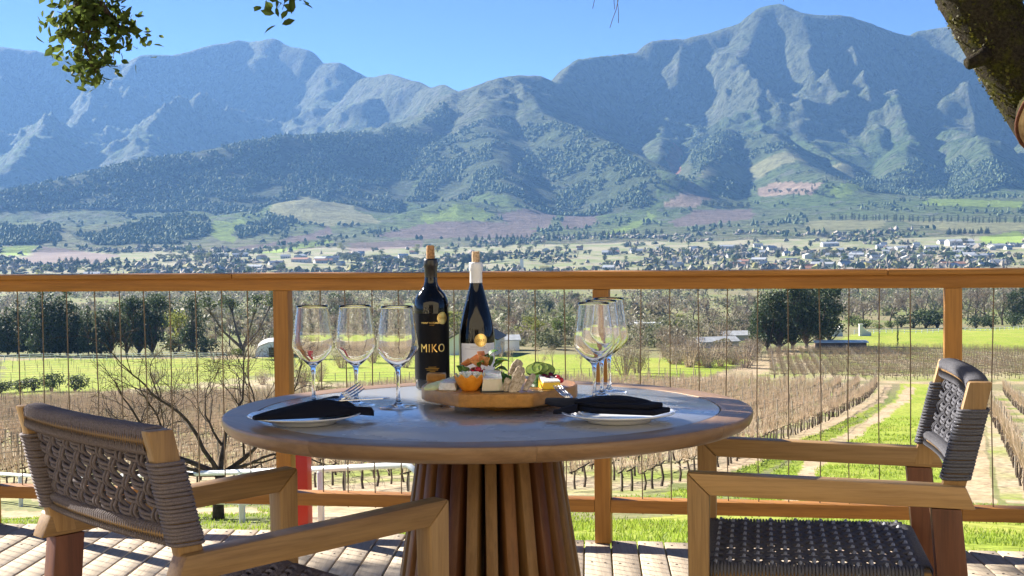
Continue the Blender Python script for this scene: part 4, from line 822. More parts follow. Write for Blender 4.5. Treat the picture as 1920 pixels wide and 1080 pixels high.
# ------------------------------------------------------------------ deck and railing
RA = R_(-10.8); RU = np.array((math.cos(RA), math.sin(RA))); RN = np.array((-math.sin(RA), math.cos(RA))); RO = np.array((.32, 5.366))
def rp(s, n, z): q = RO+RU*s+RN*n; return (q[0], q[1], z)
g = MB()
for s0 in np.arange(-4.2, 4.4, .6): g.box(rp(s0, -2.6, -.10), (.05, 5.2, .13), RA)
g.box(rp(0, .042, -.105), (9.2, .03, .15), RA); deck = tag(g.obj("deck", DECKW), kind="structure")
PD = np.array((math.sin(R_(3.0)), math.cos(R_(3.0)))); PX = np.array((PD[1], -PD[0])); pw, pp = .0915, .0965
EP = RO+RN*.062
def edge_t(x0): # distance along the board from its base line to the deck edge
    b = PX*x0; return ((EP-b)@RN)/(PD@RN)
nails = MB()
for i in range(-36, 36):
    x0 = i*pp+.02; jz = rng.normal()*.0012; a0, a1 = edge_t(x0-pw/2), edge_t(x0+pw/2); s0 = -.8
    mid = PX*x0+PD*3.0; V = []
    for z in (-.030+jz, jz):
        for xx, t in ((x0-pw/2, s0), (x0+pw/2, s0), (x0+pw/2, a1), (x0-pw/2, a0)): q = PX*xx+PD*t; V.append((q[0]-mid[0], q[1]-mid[1], z))
    g = MB(); g.add(V, [(3, 2, 1, 0), (4, 5, 6, 7), (0, 1, 5, 4), (1, 2, 6, 5), (2, 3, 7, 6), (3, 0, 4, 7)]); o = g.obj("plank", DECKW, deck); o.location = (mid[0], mid[1], 0); bevel(o, .003, 1)
    for dn in (.05, .36, .96):
        for dx in (-.022, .024): q = PX*(x0+dx)+PD*(edge_t(x0+dx)-dn+rng.normal()*.006); nails.lathe([(0, .0016+jz), (.0042, .0014+jz), (.0046, -.002)], 8, (q[0], q[1], 0))
o = nails.obj("nails", NAIL, deck); o["kind"] = "stuff"
rail = empty("deck_railing", "orange timber deck railing with thin upright cables", "railing", rp(0, .03, 0), RA)
def rbox(name, s, n, z0, z1, ls, ln, m, par=rail): g = MB(); g.box((s, n-.03, (z0+z1)/2), (ls, ln, z1-z0)); return bevel(g.obj(name, m, par), .003, 2)
POSTS = [-3.64, -2.455, -1.2184, 0.0, 1.2335, 2.46, 3.68]
for a, b in ((-4.2, -1.4), (-1.398, 1.010), (1.012, 4.2)): rbox("cap_board", (a+b)/2, .036, .977, .995, b-a, .13, RAILW[0])
rbox("top_beam", 0, .028, .929, .9765, 8.4, .05, RAILW[0])
for s_ in POSTS: rbox("post", s_, .03, 0, .9285, .0585, .06, RAILW[2])
for a, b in zip(POSTS[:-1], POSTS[1:]):
    rbox("bottom_rail", (a+b)/2, .036, .113, .161, b-a-.060, .07, RAILW[0])
    for k in range(10):
        s_ = a+.14+(b-a-.28)*k/9+rng.normal()*.003; g = MB(); j = rng.normal()*.004; g.tube([(s_, .004, .105), (s_+j, .004, .52), (s_, .004, .93)], .0023, 6, caps=False); g.obj("cable", CABLE, rail, True)

# ------------------------------------------------------------------ chairs
def loops(g, centers, ax, hx, hy, r=.0034, k=5, mi=0):
    """rope turns round a bar: at each centre a rounded ring with half sizes hx along ax[0], hy along ax[1]"""
    th = np.linspace(0, 2*math.pi, 12, endpoint=False); c, s = np.cos(th), np.sin(th); sx = np.sign(c)*np.abs(c)**.55; sy = np.sign(s)*np.abs(s)**.55
    for q, (a, b) in zip(centers, ax):
        g.tube(np.asarray(q)+np.outer(sx*hx, a)+np.outer(sy*hy, b), r*rng.uniform(.92, 1.08), k, mi, closed=True)
HWD = .275                                           # half outer width
def xb(y, z): return -.262-.046*(z-.655)/.185-.018*(1-(y/.25)**2)   # centre line of the curved leaning back
def make_chair(label, loc, rz, rope, rope_l):
    e = empty("dining_armchair", label, "chair", loc, rz)
    def bar(name, c, d, m, R=None, bv=.006): g = MB(); g.box((0, 0, 0), d); o = bevel(g.obj(name, m, e), bv, 2); o.location = c; o.rotation_euler = (0, R or 0, 0); return o
    for s in (-1, 1):
        y = s*(HWD-.0225)
        # mitred arm and front leg
        g = MB(); V = [(x, yy, z) for yy in (-.0225, .0225) for x, z in ((-.300, -.066), (.222, -.046), (.268, 0), (-.280, -.020))]
        g.add(V, [(0, 1, 2, 3), (7, 6, 5, 4), (0, 4, 5, 1), (1, 5, 6, 2), (2, 6, 7, 3), (3, 7, 4, 0)]); o = bevel(g.obj("arm", TEAK[0], e), .005, 2); o.location = (0, y, .66)
        g = MB(); V = [(x, yy, z) for yy in (-.0223, .0223) for x, z in ((.228, -.66), (.262, -.66), (.2679, -.0006), (.2223, -.0462))]
        g.add(V, [(0, 1, 2, 3), (7, 6, 5, 4), (0, 4, 5, 1), (1, 5, 6, 2), (2, 6, 7, 3), (3, 7, 4, 0)]); o = bevel(g.obj("front_leg", TEAK[2], e), .004, 2); o.location = (0, y, .66)
        g = MB(); V = [(x, yy, z) for yy in (-.0215, .0215) for x, z in ((-.335, 0), (-.300, 0), (-.226, .45), (-.214, .5965), (-.272, .5945), (-.286, .45))]
        n = 6; g.add(V, [(i, (i+1) % n, (i+1) % n+n, i+n) for i in range(n)]); g.F.append((np.arange(6)[None], 0)); g.F.append((np.arange(6, 12)[::-1][None], 0)); o = bevel(g.obj("rear_leg", REDWOOD, e), .004, 2); o.location = (0, y-s*.001, 0)
    for s in (-1, 1): bar("seat_rail", (0, s*.225, .435), (.44, .03, .05), TEAK[0])
    for x in (-.205, .225): bar("seat_rail", (x, 0, .435), (.03, .42, .05), TEAK[1])
    # back: two stiles, wrapped top and bottom rails
    ze, zt = .652, .842
    for s in (-1, 1):
        y = s*.243; g = MB(); w_ = .0135
        V = [(xb(y, z)+dx, y+dy, z) for z in (.60, .72, zt+.004) for dx, dy in ((-.024, -w_), (.022, -w_), (.022, w_), (-.024, w_))]
        g.add(V, [(0, 1, 2, 3)[::-1], (8, 9, 10, 11)]+[(i+4*k, (i+1) % 4+4*k, (i+1) % 4+4*k+4, i+4*k+4) for k in (0, 1) for i in range(4)]); bevel(g.obj("back_stile", TEAK[2], e), .005, 2)
    ys = np.linspace(-.232, .232, 15)
    for nm, z, r_ in (("top_rail", .826, .0165), ("bottom_rail", .664, .012)): g = MB(); g.tube([(xb(y, z), y, z) for y in ys], r_, 8); g.obj(nm, TEAK[1], e, True)
    g = MB()
    for s in (-1, 1):
        zz = np.linspace(.655, .790, 22); loops(g, [(xb(s*.243, z)-.001, s*.243, z) for z in zz], [((1, 0, .0), (0, 1, .05*rng.normal())) for _ in zz], .0285, .0180)
    yy = np.linspace(-.226, .226, 72); loops(g, [(xb(y, .826), y, .826) for y in yy], [((1, .03*rng.normal(), 0), (0, 0, 1)) for _ in yy], .0215, .0215)
    yy = np.linspace(-.226, .226, 60); loops(g, [(xb(y, .664), y, .664) for y in yy], [((1, 0, 0), (0, 0, 1)) for _ in yy], .0165, .0150)
    g.obj("rope_wrap", rope, e, True)
    g = MB(); rows = np.linspace(.692, .793, 5); colsn = np.linspace(-.212, .212, 14)
    for j, y in enumerate(colsn):                     # paired uprights
        for q, dy in enumerate((-.0052, .0052)):
            zz = np.linspace(.668, .815, 26); spread = np.clip(np.minimum(zz-.668, .815-zz)/.03, 0, 1); ph = math.pi*((zz-rows[0])/(rows[1]-rows[0]))
            yv = y+dy*(1+.9*(1-spread))+.0042*np.sin(ph+j*math.pi)*spread; g.tube(np.c_[xb(yv, zz)+.006*np.cos(ph+j*math.pi)*spread, yv, zz], .0037, 5, caps=False)
    for i, z in enumerate(rows):                      # paired cross strands
        for dz in (-.0040, .0040):
            yv = np.linspace(-.236, .236, 70); ph = math.pi*((yv-colsn[0])/(colsn[1]-colsn[0])); zv = z+dz+.0035*np.sin(ph+i*math.pi); g.tube(np.c_[xb(yv, zv)-.006*np.cos(ph+i*math.pi), yv, zv], .0036, 5, caps=False)
    g.obj("woven_back", rope, e, True)
    g = MB()                                          # woven seat
    xs = np.linspace(-.19, .212, 15); yl = np.linspace(-.195, .195, 15)
    for j, y in enumerate(yl):
        for dy in (-.0058, 0, .0058):
            xv = np.linspace(-.222, .242, 46); ph = math.pi*(xv-xs[0])/(xs[1]-xs[0]); sp = .5+.5*np.abs(np.sin(ph))
            g.tube(np.c_[xv, y+dy*(.6+.8*sp), .4635+.005*np.cos(ph+j*math.pi)-.012*np.clip((np.abs(xv-.01)-.215)/.02, 0, 1)], .0034, 5, 0, caps=False)
    for i, x in enumerate(xs):
        yv = np.linspace(-.243, .243, 46); ph = math.pi*(yv-yl[0])/(yl[1]-yl[0])
        g.tube(np.c_[np.full(46, x), yv, .4645-.0055*np.cos(ph+i*math.pi)-.012*np.clip((np.abs(yv)-.222)/.02, 0, 1)], .0042, 5, 1, caps=False)
    for s in (-1, 1): xx = np.linspace(-.20, .235, 62); loops(g, [(x, s*.225, .436) for x in xx], [((0, 1, 0), (0, 0, 1)) for _ in xx], .0205, .0300, .0036)
    yy = np.linspace(-.2, .2, 56); loops(g, [(.225, y, .436) for y in yy], [((1, 0, 0), (0, 0, 1)) for _ in yy], .0195, .0300, .0036); loops(g, [(-.205, y, .436) for y in yy], [((1, 0, 0), (0, 0, 1)) for _ in yy], .0195, .0300, .0036)
    g.obj("woven_seat", [rope, rope_l], e, True)
    return e
# placed from the arm ends: front ends at local x .268, outer sides at +-.275
def chair_at(label, far_front, near_front, near_rear, rope, rl):
    f, n, r = (np.array(q) for q in (far_front, near_front, near_rear)); fw = n-r; fw /= np.linalg.norm(fw); wv = f-n; wv /= np.linalg.norm(wv)
    perp = np.array((-fw[1], fw[0])); sgn = np.sign(perp@wv); fw = fw+sgn*np.array((wv[1], -wv[0])); fw /= np.linalg.norm(fw); c = (f+n)/2-fw*.268
    return make_chair(label, (c[0], c[1], 0), math.atan2(fw[1], fw[0]), rope, rl)
chair_at("wooden armchair with mauve grey rope back, turned away at the left of the table", (-.498, 3.173), (-.111, 2.717), (-.532, 2.324), ROPE_A, ROPE_A)
RF = R_(9.5); make_chair("wooden armchair with slate grey woven seat, side on at the right of the table", (.350+.268*math.cos(RF)+.275*math.sin(RF), 2.993-.268*math.sin(RF)+.275*math.cos(RF), 0), math.pi-RF, ROPE_B, ROPE_L)

# ------------------------------------------------------------------ table
TC = (-.058, 3.38); TZ = .75
table = empty("round_table", "round table with wooden rim, grey inlay and slatted pedestal", "table", (TC[0], TC[1], 0))
INL = mat("slate_grey_inlay", (.16, .165, .175), .3, .9, **{"Coat Weight": .7, "Coat Roughness": .14}); v = coords(INL, "Object"); n = noise(INL, v, 3, 5, .6); n2 = noise(INL, v, 120, 3, .6)
L(INL, ramp(INL, n, [(.3, (.33, .325, .325)), (.7, (.43, .425, .42))]), bsdf(INL).inputs["Base Color"]); L(INL, ramp(INL, n, [(.3, (.18, .18, .18)), (.7, (.36, .36, .36))]), bsdf(INL).inputs["Roughness"]); bump(INL, n2, .08, .001)
R0, R1, NS = .5275, .600, 8
prof = [(R0, TZ-.030), (R0, TZ-.001), (R0+.001, TZ), (R1-.006, TZ), (R1-.002, TZ-.0015), (R1, TZ-.006), (R1-.0008, TZ-.014), (R1-.005, TZ-.024), (R1-.014, TZ-.032), (R1-.024, TZ-.036), (R0+.01, TZ-.036)]
for k in range(NS):
    a0 = 2*math.pi*k/NS+.17+.0006; a1 = a0+2*math.pi/NS-.0012; m_ = 15; A = np.linspace(a0, a1, m_); P0 = np.array(prof); q = len(prof); am = (a0+a1)/2
    V = np.stack([P0[None, :, 0]*np.cos(A-am)[:, None], P0[None, :, 0]*np.sin(A-am)[:, None], np.repeat(P0[None, :, 1], m_, 0)], -1).reshape(-1, 3)
    idx = np.arange(m_*q).reshape(m_, q); nxq = np.roll(idx, -1, 1); g = MB(); g.add(V[:, [1, 0, 2]]*np.array((-1, 1, 1)), np.stack([idx[:-1], idx[1:], nxq[1:], nxq[:-1]], -1).reshape(-1, 4)[:, ::-1])
    g.F.append((idx[0][None], 0)); g.F.append((idx[-1][::-1][None], 0)); o = g.obj("rim_segment", RIMW, table); o.rotation_euler = (0, 0, am-math.pi/2); autosmooth(o, 35)
g = MB(); g.lathe([(0, TZ-.028), (R0-.0022, TZ-.028), (R0-.0022, TZ-.0016), (R0-.004, TZ-.0004), (0, TZ-.0004)], 96); autosmooth(g.obj("inlay", INL, table))
g = MB(); g.lathe([(0, TZ-.05), (.30, TZ-.05), (.30, TZ-.0365), (0, TZ-.0365)], 48); g.obj("under_plate", TEAK[0], table); g = MB(); g.lathe([(.20, .004), (.235, .004), (.235, .03), (.20, .03)], 48, closed=True); g.obj("base_ring", REDWOOD, table)
NSL = 27
for k in range(NSL):
    a = 2*math.pi*(k+.42)/NSL; ca, sa = math.cos(a), math.sin(a); g = MB(); V = []
    for z, r_ in ((.0, .264), (TZ-.051, .157)):
        for dr, dt in ((-.075, -.0125), (0, -.0125), (0, .0125), (-.075, .0125)): V.append(((r_+dr), dt, z))
    g.add(V, [(3, 2, 1, 0), (4, 5, 6, 7), (0, 1, 5, 4), (1, 2, 6, 5), (2, 3, 7, 6), (3, 0, 4, 7)]); o = bevel(g.obj("slat", SLATW[int(rng.choice(3, p=[.45, .25, .30]))], table), .0012, 1); o.rotation_euler = (0, 0, a)
# ------------------------------------------------------------------ glasses, bottles
def glass_mesh():
    out = [(.0364, .2345), (.0369, .230), (.0400, .210), (.0440, .180), (.0478, .152), (.0488, .142), (.0484, .136), (.0440, .1270), (.030, .1105), (.016, .0985), (.0085, .0925), (.0058, .086), (.0046, .072), (.0040, .05), (.0044, .025), (.0062, .0125), (.012, .0072), (.026, .0044), (.042, .0026), (.0443, .0016), (.0438, .0002), (.02, .0004), (0, .0004)]
    inn = [(0, .0965), (.006, .0970), (.014, .1015), (.0285, .1125), (.0425, .1285), (.0468, .1365), (.0473, .142), (.0469, .152), (.0431, .180), (.0391, .210), (.0362, .230), (.0358, .2343)]
    g = MB(); g.lathe((out[::-1]+inn[::-1])[:len(out)]+inn[::-1], 48); return g
def wine_glass(x, y, label, rz=0):
    e = empty("wine_glass", label, "wine glass", (x, y, TZ), rz, "empty wine glasses"); o = link("glass", GLM, CRYSTAL, e); return e
GLM = glass_mesh().mesh("glass", [CRYSTAL], True)
for x, y, l in ((-.470, 3.475, "empty wine glass at the left end of the row of three"), (-.368, 3.462, "empty wine glass in the middle of the row of three"), (-.266, 3.409, "empty wine glass beside the dark bottle"),
                (.190, 3.455, "nearest empty wine glass of the right hand cluster"), (.2135, 3.558, "middle empty wine glass of the right hand cluster"), (.238, 3.662, "rearmost empty wine glass of the right hand cluster")): wine_glass(x, y, l, x*9)
DKGLASS = mat("dark_bottle_glass", (.004, .004, .005), .06, .4)
MATTBLK = mat("matt_black_label", (.004, .004, .006), .5, .15); CAPB = mat("black_capsule", (.012, .012, .015), .35, .5); CAPW = mat("white_capsule", (.78, .79, .80), .38, .45); PAPER = mat("white_label_paper", (.80, .80, .80), .7, .2)
GOLD = mat("gold_foil", (.83, .60, .22), .28, .5, Metallic=1.0); GOLDD = mat("dark_gold_print", (.35, .22, .05), .4, .4, Metallic=.8); GREYINK = mat("grey_label_print", (.38, .38, .40), .7)
def cork_mat(name, c): m = mat(name, c, .9, .1); v = coords(m, "Object"); n = noise(m, v, 180, 4, .7); L(m, ramp(m, n, [(.35, tuple(q*.35 for q in c)), (.5, c), (.8, tuple(min(1, q*1.2) for q in c))]), bsdf(m).inputs["Base Color"]); bump(m, n, .4, .001); return m
CORK1, CORK2 = cork_mat("brown_cork", (.42, .24, .12)), cork_mat("pale_cork", (.62, .44, .28))
def wrap_text(txt, size, rad, z, ang0, m, parent, name, spacing=1.0, width=None):
    """lettering bent round a bottle of the given radius, centred at angle ang0"""
    c = bpy.data.curves.new(name, 'FONT'); c.body = txt; c.size = size; c.align_x = 'CENTER'; c.space_character = spacing; c.resolution_u = 3
    to = bpy.data.objects.new(name, c); COL.objects.link(to); me = bpy.data.meshes.new_from_object(to.evaluated_get(bpy.context.evaluated_depsgraph_get())); bpy.data.objects.remove(to); bpy.data.curves.remove(c)
    n = len(me.vertices); co = np.empty(n*3, np.float32); me.vertices.foreach_get("co", co); co = co.reshape(-1, 3)
    if width: co[:, 0] *= width/max(1e-6, np.ptp(co[:, 0]))
    a = ang0+co[:, 0]/rad; P3 = np.c_[rad*np.cos(a), rad*np.sin(a), co[:, 1]+z]; me.vertices.foreach_set("co", P3.astype(np.float32).ravel()); me.materials.clear(); me.update()
    return link(name, me, m, parent)
def patch(rad, a0, a1, z0, z1, th=.0004, k=24, rf=None):
    g = MB(); A = np.linspace(a0, a1, k+1); r = rad+th
    V = [(r*math.cos(a), r*math.sin(a), z) for z in (z0, z1) for a in A]; g.add(V, [(i, i+1, i+k+2, i+k+1) for i in range(k)]); return g
def medal(rad_of_z, ang0, zc, rr_, parent, lab="gold medal sticker"):
    g = MB(); k = 28; V = []; 
    for q in (0, .5, 1.0):
        for t in range(k):
            th = 2*math.pi*t/k; z = zc+rr_*q*math.sin(th); R = rad_of_z(z)+.0009; a = ang0+rr_*q*math.cos(th)/R; V.append((R*math.cos(a), R*math.sin(a), z))
    g.add(V, [(t, (t+1) % k, (t+1) % k+k, t+k) for t in range(k)]+[(t+k, (t+1) % k+k, (t+1) % k+2*k, t+2*k) for t in range(k)]); o = g.obj("medal_sticker", GOLD, parent, True)
    g = MB(); th = np.linspace(0, 2*math.pi, 40, endpoint=False); pts = []
    for t in th: z = zc+rr_*.86*math.sin(t); R = rad_of_z(z)+.0011; a = ang0+rr_*.86*math.cos(t)/R; pts.append((R*math.cos(a), R*math.sin(a), z))
    g.tube(pts, .0003, 4, closed=True); g.obj("medal_ring", GOLDD, o); wrap_text("GOLD", .0085, rad_of_z(zc)+.0016, zc-.003, ang0, GOLDD, o, "medal_lettering"); return o
def rad_fn(prof): P_ = np.array(sorted((z, r) for r, z in prof if r > .003)); return lambda z: float(np.interp(z, P_[:, 0], P_[:, 1]))
# dark bottle with gold lettering
bx, by = -.207, 3.785; b1 = empty("wine_bottle", "tall black wine bottle with gold lettering and brown cork", "wine bottle", (bx, by, TZ))
pr1 = [(0, 0.004), (.030, .001), (.0395, .002), (.0425, .006), (.0435, .03), (.0445, .20), (.0442, .215), (.0425, .228), (.036, .243), (.025, .256), (.0185, .266), (.0163, .276), (.0155, .30)]
g = MB(); g.lathe(pr1, 56); g.obj("glass", DKGLASS, b1, True); g = MB(); g.lathe([(.0157, .284), (.0162, .289), (.0165, .312), (.0178, .314), (.0182, .322), (.0172, .330), (.0165, .334), (.011, .3345), (0, .3345)], 40); g.obj("capsule", CAPB, b1, True)
g = MB(); g.lathe([(0, .333), (.0103, .333), (.0108, .345), (.0100, .366), (.0092, .368), (0, .368)], 24); autosmooth(g.obj("cork", CORK1, b1))
face = math.atan2(-by, -bx)+.04
lb = patch(.0440, face-1.45, face+1.45, .028, .196, .0009, 40); V = np.concatenate(lb.V); lb.obj("label", MATTBLK, b1, True)
wrap_text("MIKO", .030, .0456, .0985, face+.02, GOLD, b1, "brand_lettering", 1.12, .064); wrap_text("MONT ROCHELLE", .0062, .0456, .1705, face-.05, GOLD, b1, "estate_lettering", 1.1)
for z_, w_ in ((.1665, .012), (.060, .020), (.0563, .036), (.0526, .030), (.0489, .014)):
    patch(.0450, face-.03-w_/.0455/2, face-.03+w_/.0455/2, z_, z_+.0011, .0004, 8).obj("print_line", GOLDD, b1)
medal(lambda z: .0446, face+.62, .194-.010, .0155, b1)
# burgundy bottle with white capsule
cx, cy = -.092, 3.80; b2 = empty("wine_bottle", "sloping shouldered wine bottle with white capsule and white label", "wine bottle", (cx, cy, TZ))
pr2 = [(0, .004), (.030, .001), (.042, .003), (.0455, .009), (.0462, .05), (.0462, .125), (.0452, .142), (.0420, .165), (.0352, .195), (.0280, .222), (.0215, .246), (.0172, .263), (.0155, .276), (.0152, .30)]
g = MB(); g.lathe(pr2, 56); g.obj("glass", DKGLASS, b2, True); g = MB(); g.lathe([(.0158, .258), (.0163, .264), (.0158, .300), (.0176, .303), (.0181, .311), (.0172, .319), (.0160, .323), (.0105, .3235), (0, .3235)], 40); g.obj("capsule", CAPW, b2, True)
g = MB(); g.lathe([(0, .322), (.0098, .322), (.0102, .338), (.0096, .351), (0, .3515)], 24); autosmooth(g.obj("cork", CORK2, b2))
f2 = math.atan2(-cy, -cx); patch(.0462, f2-1.0, f2+1.25, .020, .118, .0008, 40).obj("label", PAPER, b2, True)
patch(.0470, f2-.72, f2+.55, .1035, .1044, .0004, 20).obj("print_line", GREYINK, b2); patch(.0470, f2-.35, f2+.45, .1085, .1098, .0004, 12).obj("print_line", GREYINK, b2)
g = MB(); th = np.linspace(0, 2*math.pi, 30, endpoint=False); pts = [(.0473*math.cos(f2+.30+.0085*math.cos(t)/.047), .0473*math.sin(f2+.30+.0085*math.cos(t)/.047), .086+.0085*math.sin(t)) for t in th]; g.tube(pts, .0005, 4, closed=True); g.obj("round_emblem", GREYINK, b2)
medal(rad_fn(pr2), f2+.22, .126, .0165, b2)

# ------------------------------------------------------------------ plates, napkins, cutlery
CHINA = mat("white_glazed_china", (.82, .81, .78), .18, .5, **{"Coat Weight": .4}); NAVY = mat("navy_black_linen", (.006, .007, .014), .85, .25); v = coords(NAVY, "Object"); bump(NAVY, noise(NAVY, v, 900, 2, .6), .3, .0005)
def plate(x, y, label):
    e = empty("side_plate", label, "plate", (x, y, TZ)); g = MB()
    g.lathe([(0, .004), (.062, .004), (.064, .001), (.068, .001), (.070, .005), (.095, .0125), (.1185, .0185), (.1205, .0202), (.1195, .0215), (.117, .0212), (.094, .0155), (.074, .0085), (.068, .0072), (0, .0072)], 72); g.obj("dish", CHINA, e, True)
    g = MB(); g.lathe([(.0735, .0088), (.0745, .0091), (.0755, .0093)], 64); g.obj("well_ring", CHINA, e, True); return e
plate(-.447, 3.15, "white side plate under the left napkin"); plate(.222, 3.121, "white side plate under the right napkin")
def cloth(poly, h, name, parent, z0=0, prof=((1, 0), (1.012, .25), (.99, .6), (.90, .86), (.70, .97), (.35, 1.0)), tilt=(0, 0), wr=.06, seed=1):
    """puffed folded cloth over an outline"""
    rg = np.random.default_rng(seed); poly = np.asarray(poly, float); n0 = len(poly); m = 8
    nxt = np.roll(poly, -1, 0); P_ = np.concatenate([poly+(nxt-poly)*t for t in np.linspace(0, 1, m, endpoint=False)]).reshape(m, n0, 2).transpose(1, 0, 2).reshape(-1, 2)
    for _ in range(3): P_ = (np.roll(P_, 1, 0)+2*P_+np.roll(P_, -1, 0))/4
    c = P_.mean(0); n = len(P_); g = MB(); V = []
    for s, t in prof:
        q = c+(P_-c)*s; z = z0+h*t*(1+wr*np.sin(np.arange(n)*.7+3*s)+tilt[0]*(q[:, 0]-c[0])+tilt[1]*(q[:, 1]-c[1])); V.append(np.c_[q, z])
    V = np.concatenate(V+[np.array([[c[0], c[1], z0+h*1.0]])]); k = len(prof); idx = np.arange(k*n).reshape(k, n); nx = np.roll(idx, -1, 1)
    g.add(V, np.stack([idx[:-1], nx[:-1], nx[1:], idx[1:]], -1).reshape(-1, 4)); g.F.append((np.stack([idx[-1], nx[-1], np.full(n, k*n)], -1), 0)); g.F.append((idx[0][::-1][None], 0)); return g.obj(name, NAVY, parent, True)
def pouch(name, parent, axis, wid, hgt, seed=1):
    """rolled cloth with a flat underside lofted along an axis"""
    rg = np.random.default_rng(seed); axis = np.asarray(axis, float); n = len(axis); m = n*6; t = np.linspace(0, n-1, m); ip = lambda a: np.interp(t, np.arange(n), a)
    C = np.c_[ip(axis[:, 0]), ip(axis[:, 1]), ip(axis[:, 2])]; w_, h_ = ip(np.asarray(wid, float)), ip(np.asarray(hgt, float))
    for _ in range(4): w_[1:-1] = (w_[:-2]+2*w_[1:-1]+w_[2:])/4; h_[1:-1] = (h_[:-2]+2*h_[1:-1]+h_[2:])/4; C[1:-1] = (C[:-2]+2*C[1:-1]+C[2:])/4
    T = np.gradient(C, axis=0); T /= np.linalg.norm(T, axis=1, keepdims=True); S = np.c_[-T[:, 1], T[:, 0], 0*T[:, 0]]; k = 24; th = np.linspace(0, 2*math.pi, k, endpoint=False); cs, sn = np.cos(th), np.sin(th)
    prof_ = np.where(sn > 0, sn**.8, -.06*np.abs(sn)); crease = 1+.07*np.sin(th*5+1)[None]*np.sin(t*1.3+seed)[:, None]+.05*np.sin(th*9)[None]*np.cos(t*.8)[:, None]
    V = C[:, None]+S[:, None]*(cs[None, :, None]*w_[:, None, None])*crease[..., None]; V[..., 2] += h_[:, None]*prof_[None]*np.where(prof_ > 0, crease, 1)
    idx = np.arange(m*k).reshape(m, k); nx = np.roll(idx, -1, 1); g = MB(); g.add(V.reshape(-1, 3), np.stack([idx[:-1], idx[1:], nx[1:], nx[:-1]], -1).reshape(-1, 4)); g.F.append((idx[0][None], 0)); g.F.append((idx[-1][::-1][None], 0)); o = g.obj(name, NAVY, parent, True); autosmooth(o, 70); return o
nl = empty("napkin", "black folded napkin holding a fork and knife on the left plate", "napkin", (-.447, 3.15, TZ+.0215))
pouch("pouch", nl, [(-.092, -.092, 0), (-.055, -.075, 0), (-.01, -.052, 0), (.030, -.030, 0), (.060, -.014, 0), (.086, .000, 0)], [.010, .026, .038, .040, .036, .030], [.008, .017, .026, .034, .031, .022], 1)
cloth([(.010, .030), (.060, -.012), (.112, .020), (.108, .045), (.058, .160), (.020, .140)], .013, "back_fold", nl, .0005, seed=2, tilt=(0, 9)); pouch("rolled_edge", nl, [(.060, -.022, 0), (.100, .004, -.002), (.140, .034, -.010)], [.018, .016, .012], [.015, .016, .017], 4)
nr_ = empty("napkin", "black folded napkin lying across the right plate", "napkin", (.222, 3.121, TZ+.0215))
for nm_, pl_, z0_, z1_ in (("lower_fold", [(-.098, .028), (-.050, .050), (.030, .040), (.108, -.028), (.068, -.088), (-.060, -.036)], 0, .011), ("upper_fold", [(-.092, .024), (-.030, .046), (.036, .026), (.092, -.034), (.058, -.074), (-.052, -.028)], .0112, .022)):
    g = MB(); g.prism(pl_, z0_, z1_); bevel(g.obj(nm_, NAVY, nr_), .0048, 3, 25)
pouch("top_fold", nr_, [(-.088, .024, .018), (-.040, .012, .020), (.010, -.004, .0205), (.050, -.022, .019), (.072, -.034, .017)], [.016, .028, .030, .026, .012], [.006, .012, .013, .009, .003], 6)
pouch("rolled_edge", nr_, [(-.085, .030, .004), (-.118, .046, .006), (-.150, .066, .010)], [.020, .014, .009], [.020, .018, .013], 7); pouch("tucked_corner", nr_, [(-.085, .005, 0), (-.118, .012, -.004), (-.136, .018, -.006)], [.018, .012, .008], [.016, .012, .008], 8)
def fork(label, loc, rz, tilt, roll=0):
    e = empty("fork", label, "fork", loc, rz); e.rotation_euler = (roll, tilt, rz); g = MB()
    s = np.linspace(0, 1, 12); wv = np.interp(s, [0, .5, .8, 1], [.008, .0035, .0045, .0105]); V = []
    for t, w_ in zip(s, wv):
        x = -.075+.075*t; z = .012*max(0, t-.6)**2*8; V += [(x, -w_, z), (x, w_, z), (x, w_, z+.0022), (x, -w_, z+.0022)]
    F = [(i*4+a, i*4+(a+1) % 4, i*4+4+(a+1) % 4, i*4+4+a) for i in range(11) for a in range(4)]; g.add(V, F+[(0, 1, 2, 3), (47, 46, 45, 44)]); g.obj("handle", STEEL, e, True)
    for k in range(4):
        y = (k-1.5)*.0062; g = MB(); g.tube([(-.002, y*.9, .0160), (.018, y, .0175), (.035, y, .021), (.050, y, .027)], [.0022, .0020, .0017, .0010], 6); g.obj("tine", STEEL, e, True)
    return e
fork("steel fork sticking out of the left napkin", (-.372, 3.205, TZ+.040), R_(54), R_(-14), R_(42)); fork("steel fork behind the right napkin", (.118, 3.215, TZ+.028), R_(118), R_(-10))
e = empty("table_knife", "steel table knife lying beside the fork on the left napkin", "knife", (-.372, 3.150, TZ+.0475), R_(20)); g = MB(); g.prism([(0, -.004), (.05, -.0075), (.095, -.007), (.112, .001), (.105, .006), (0, .006)], 0, .0016); g.obj("blade", STEEL, e); g = MB(); g.tube([(.004, .001, .0008), (-.03, .001, 0), (-.07, .001, -.002)], [.0045, .0055, .006], 8); g.obj("handle", STEEL, e, True)

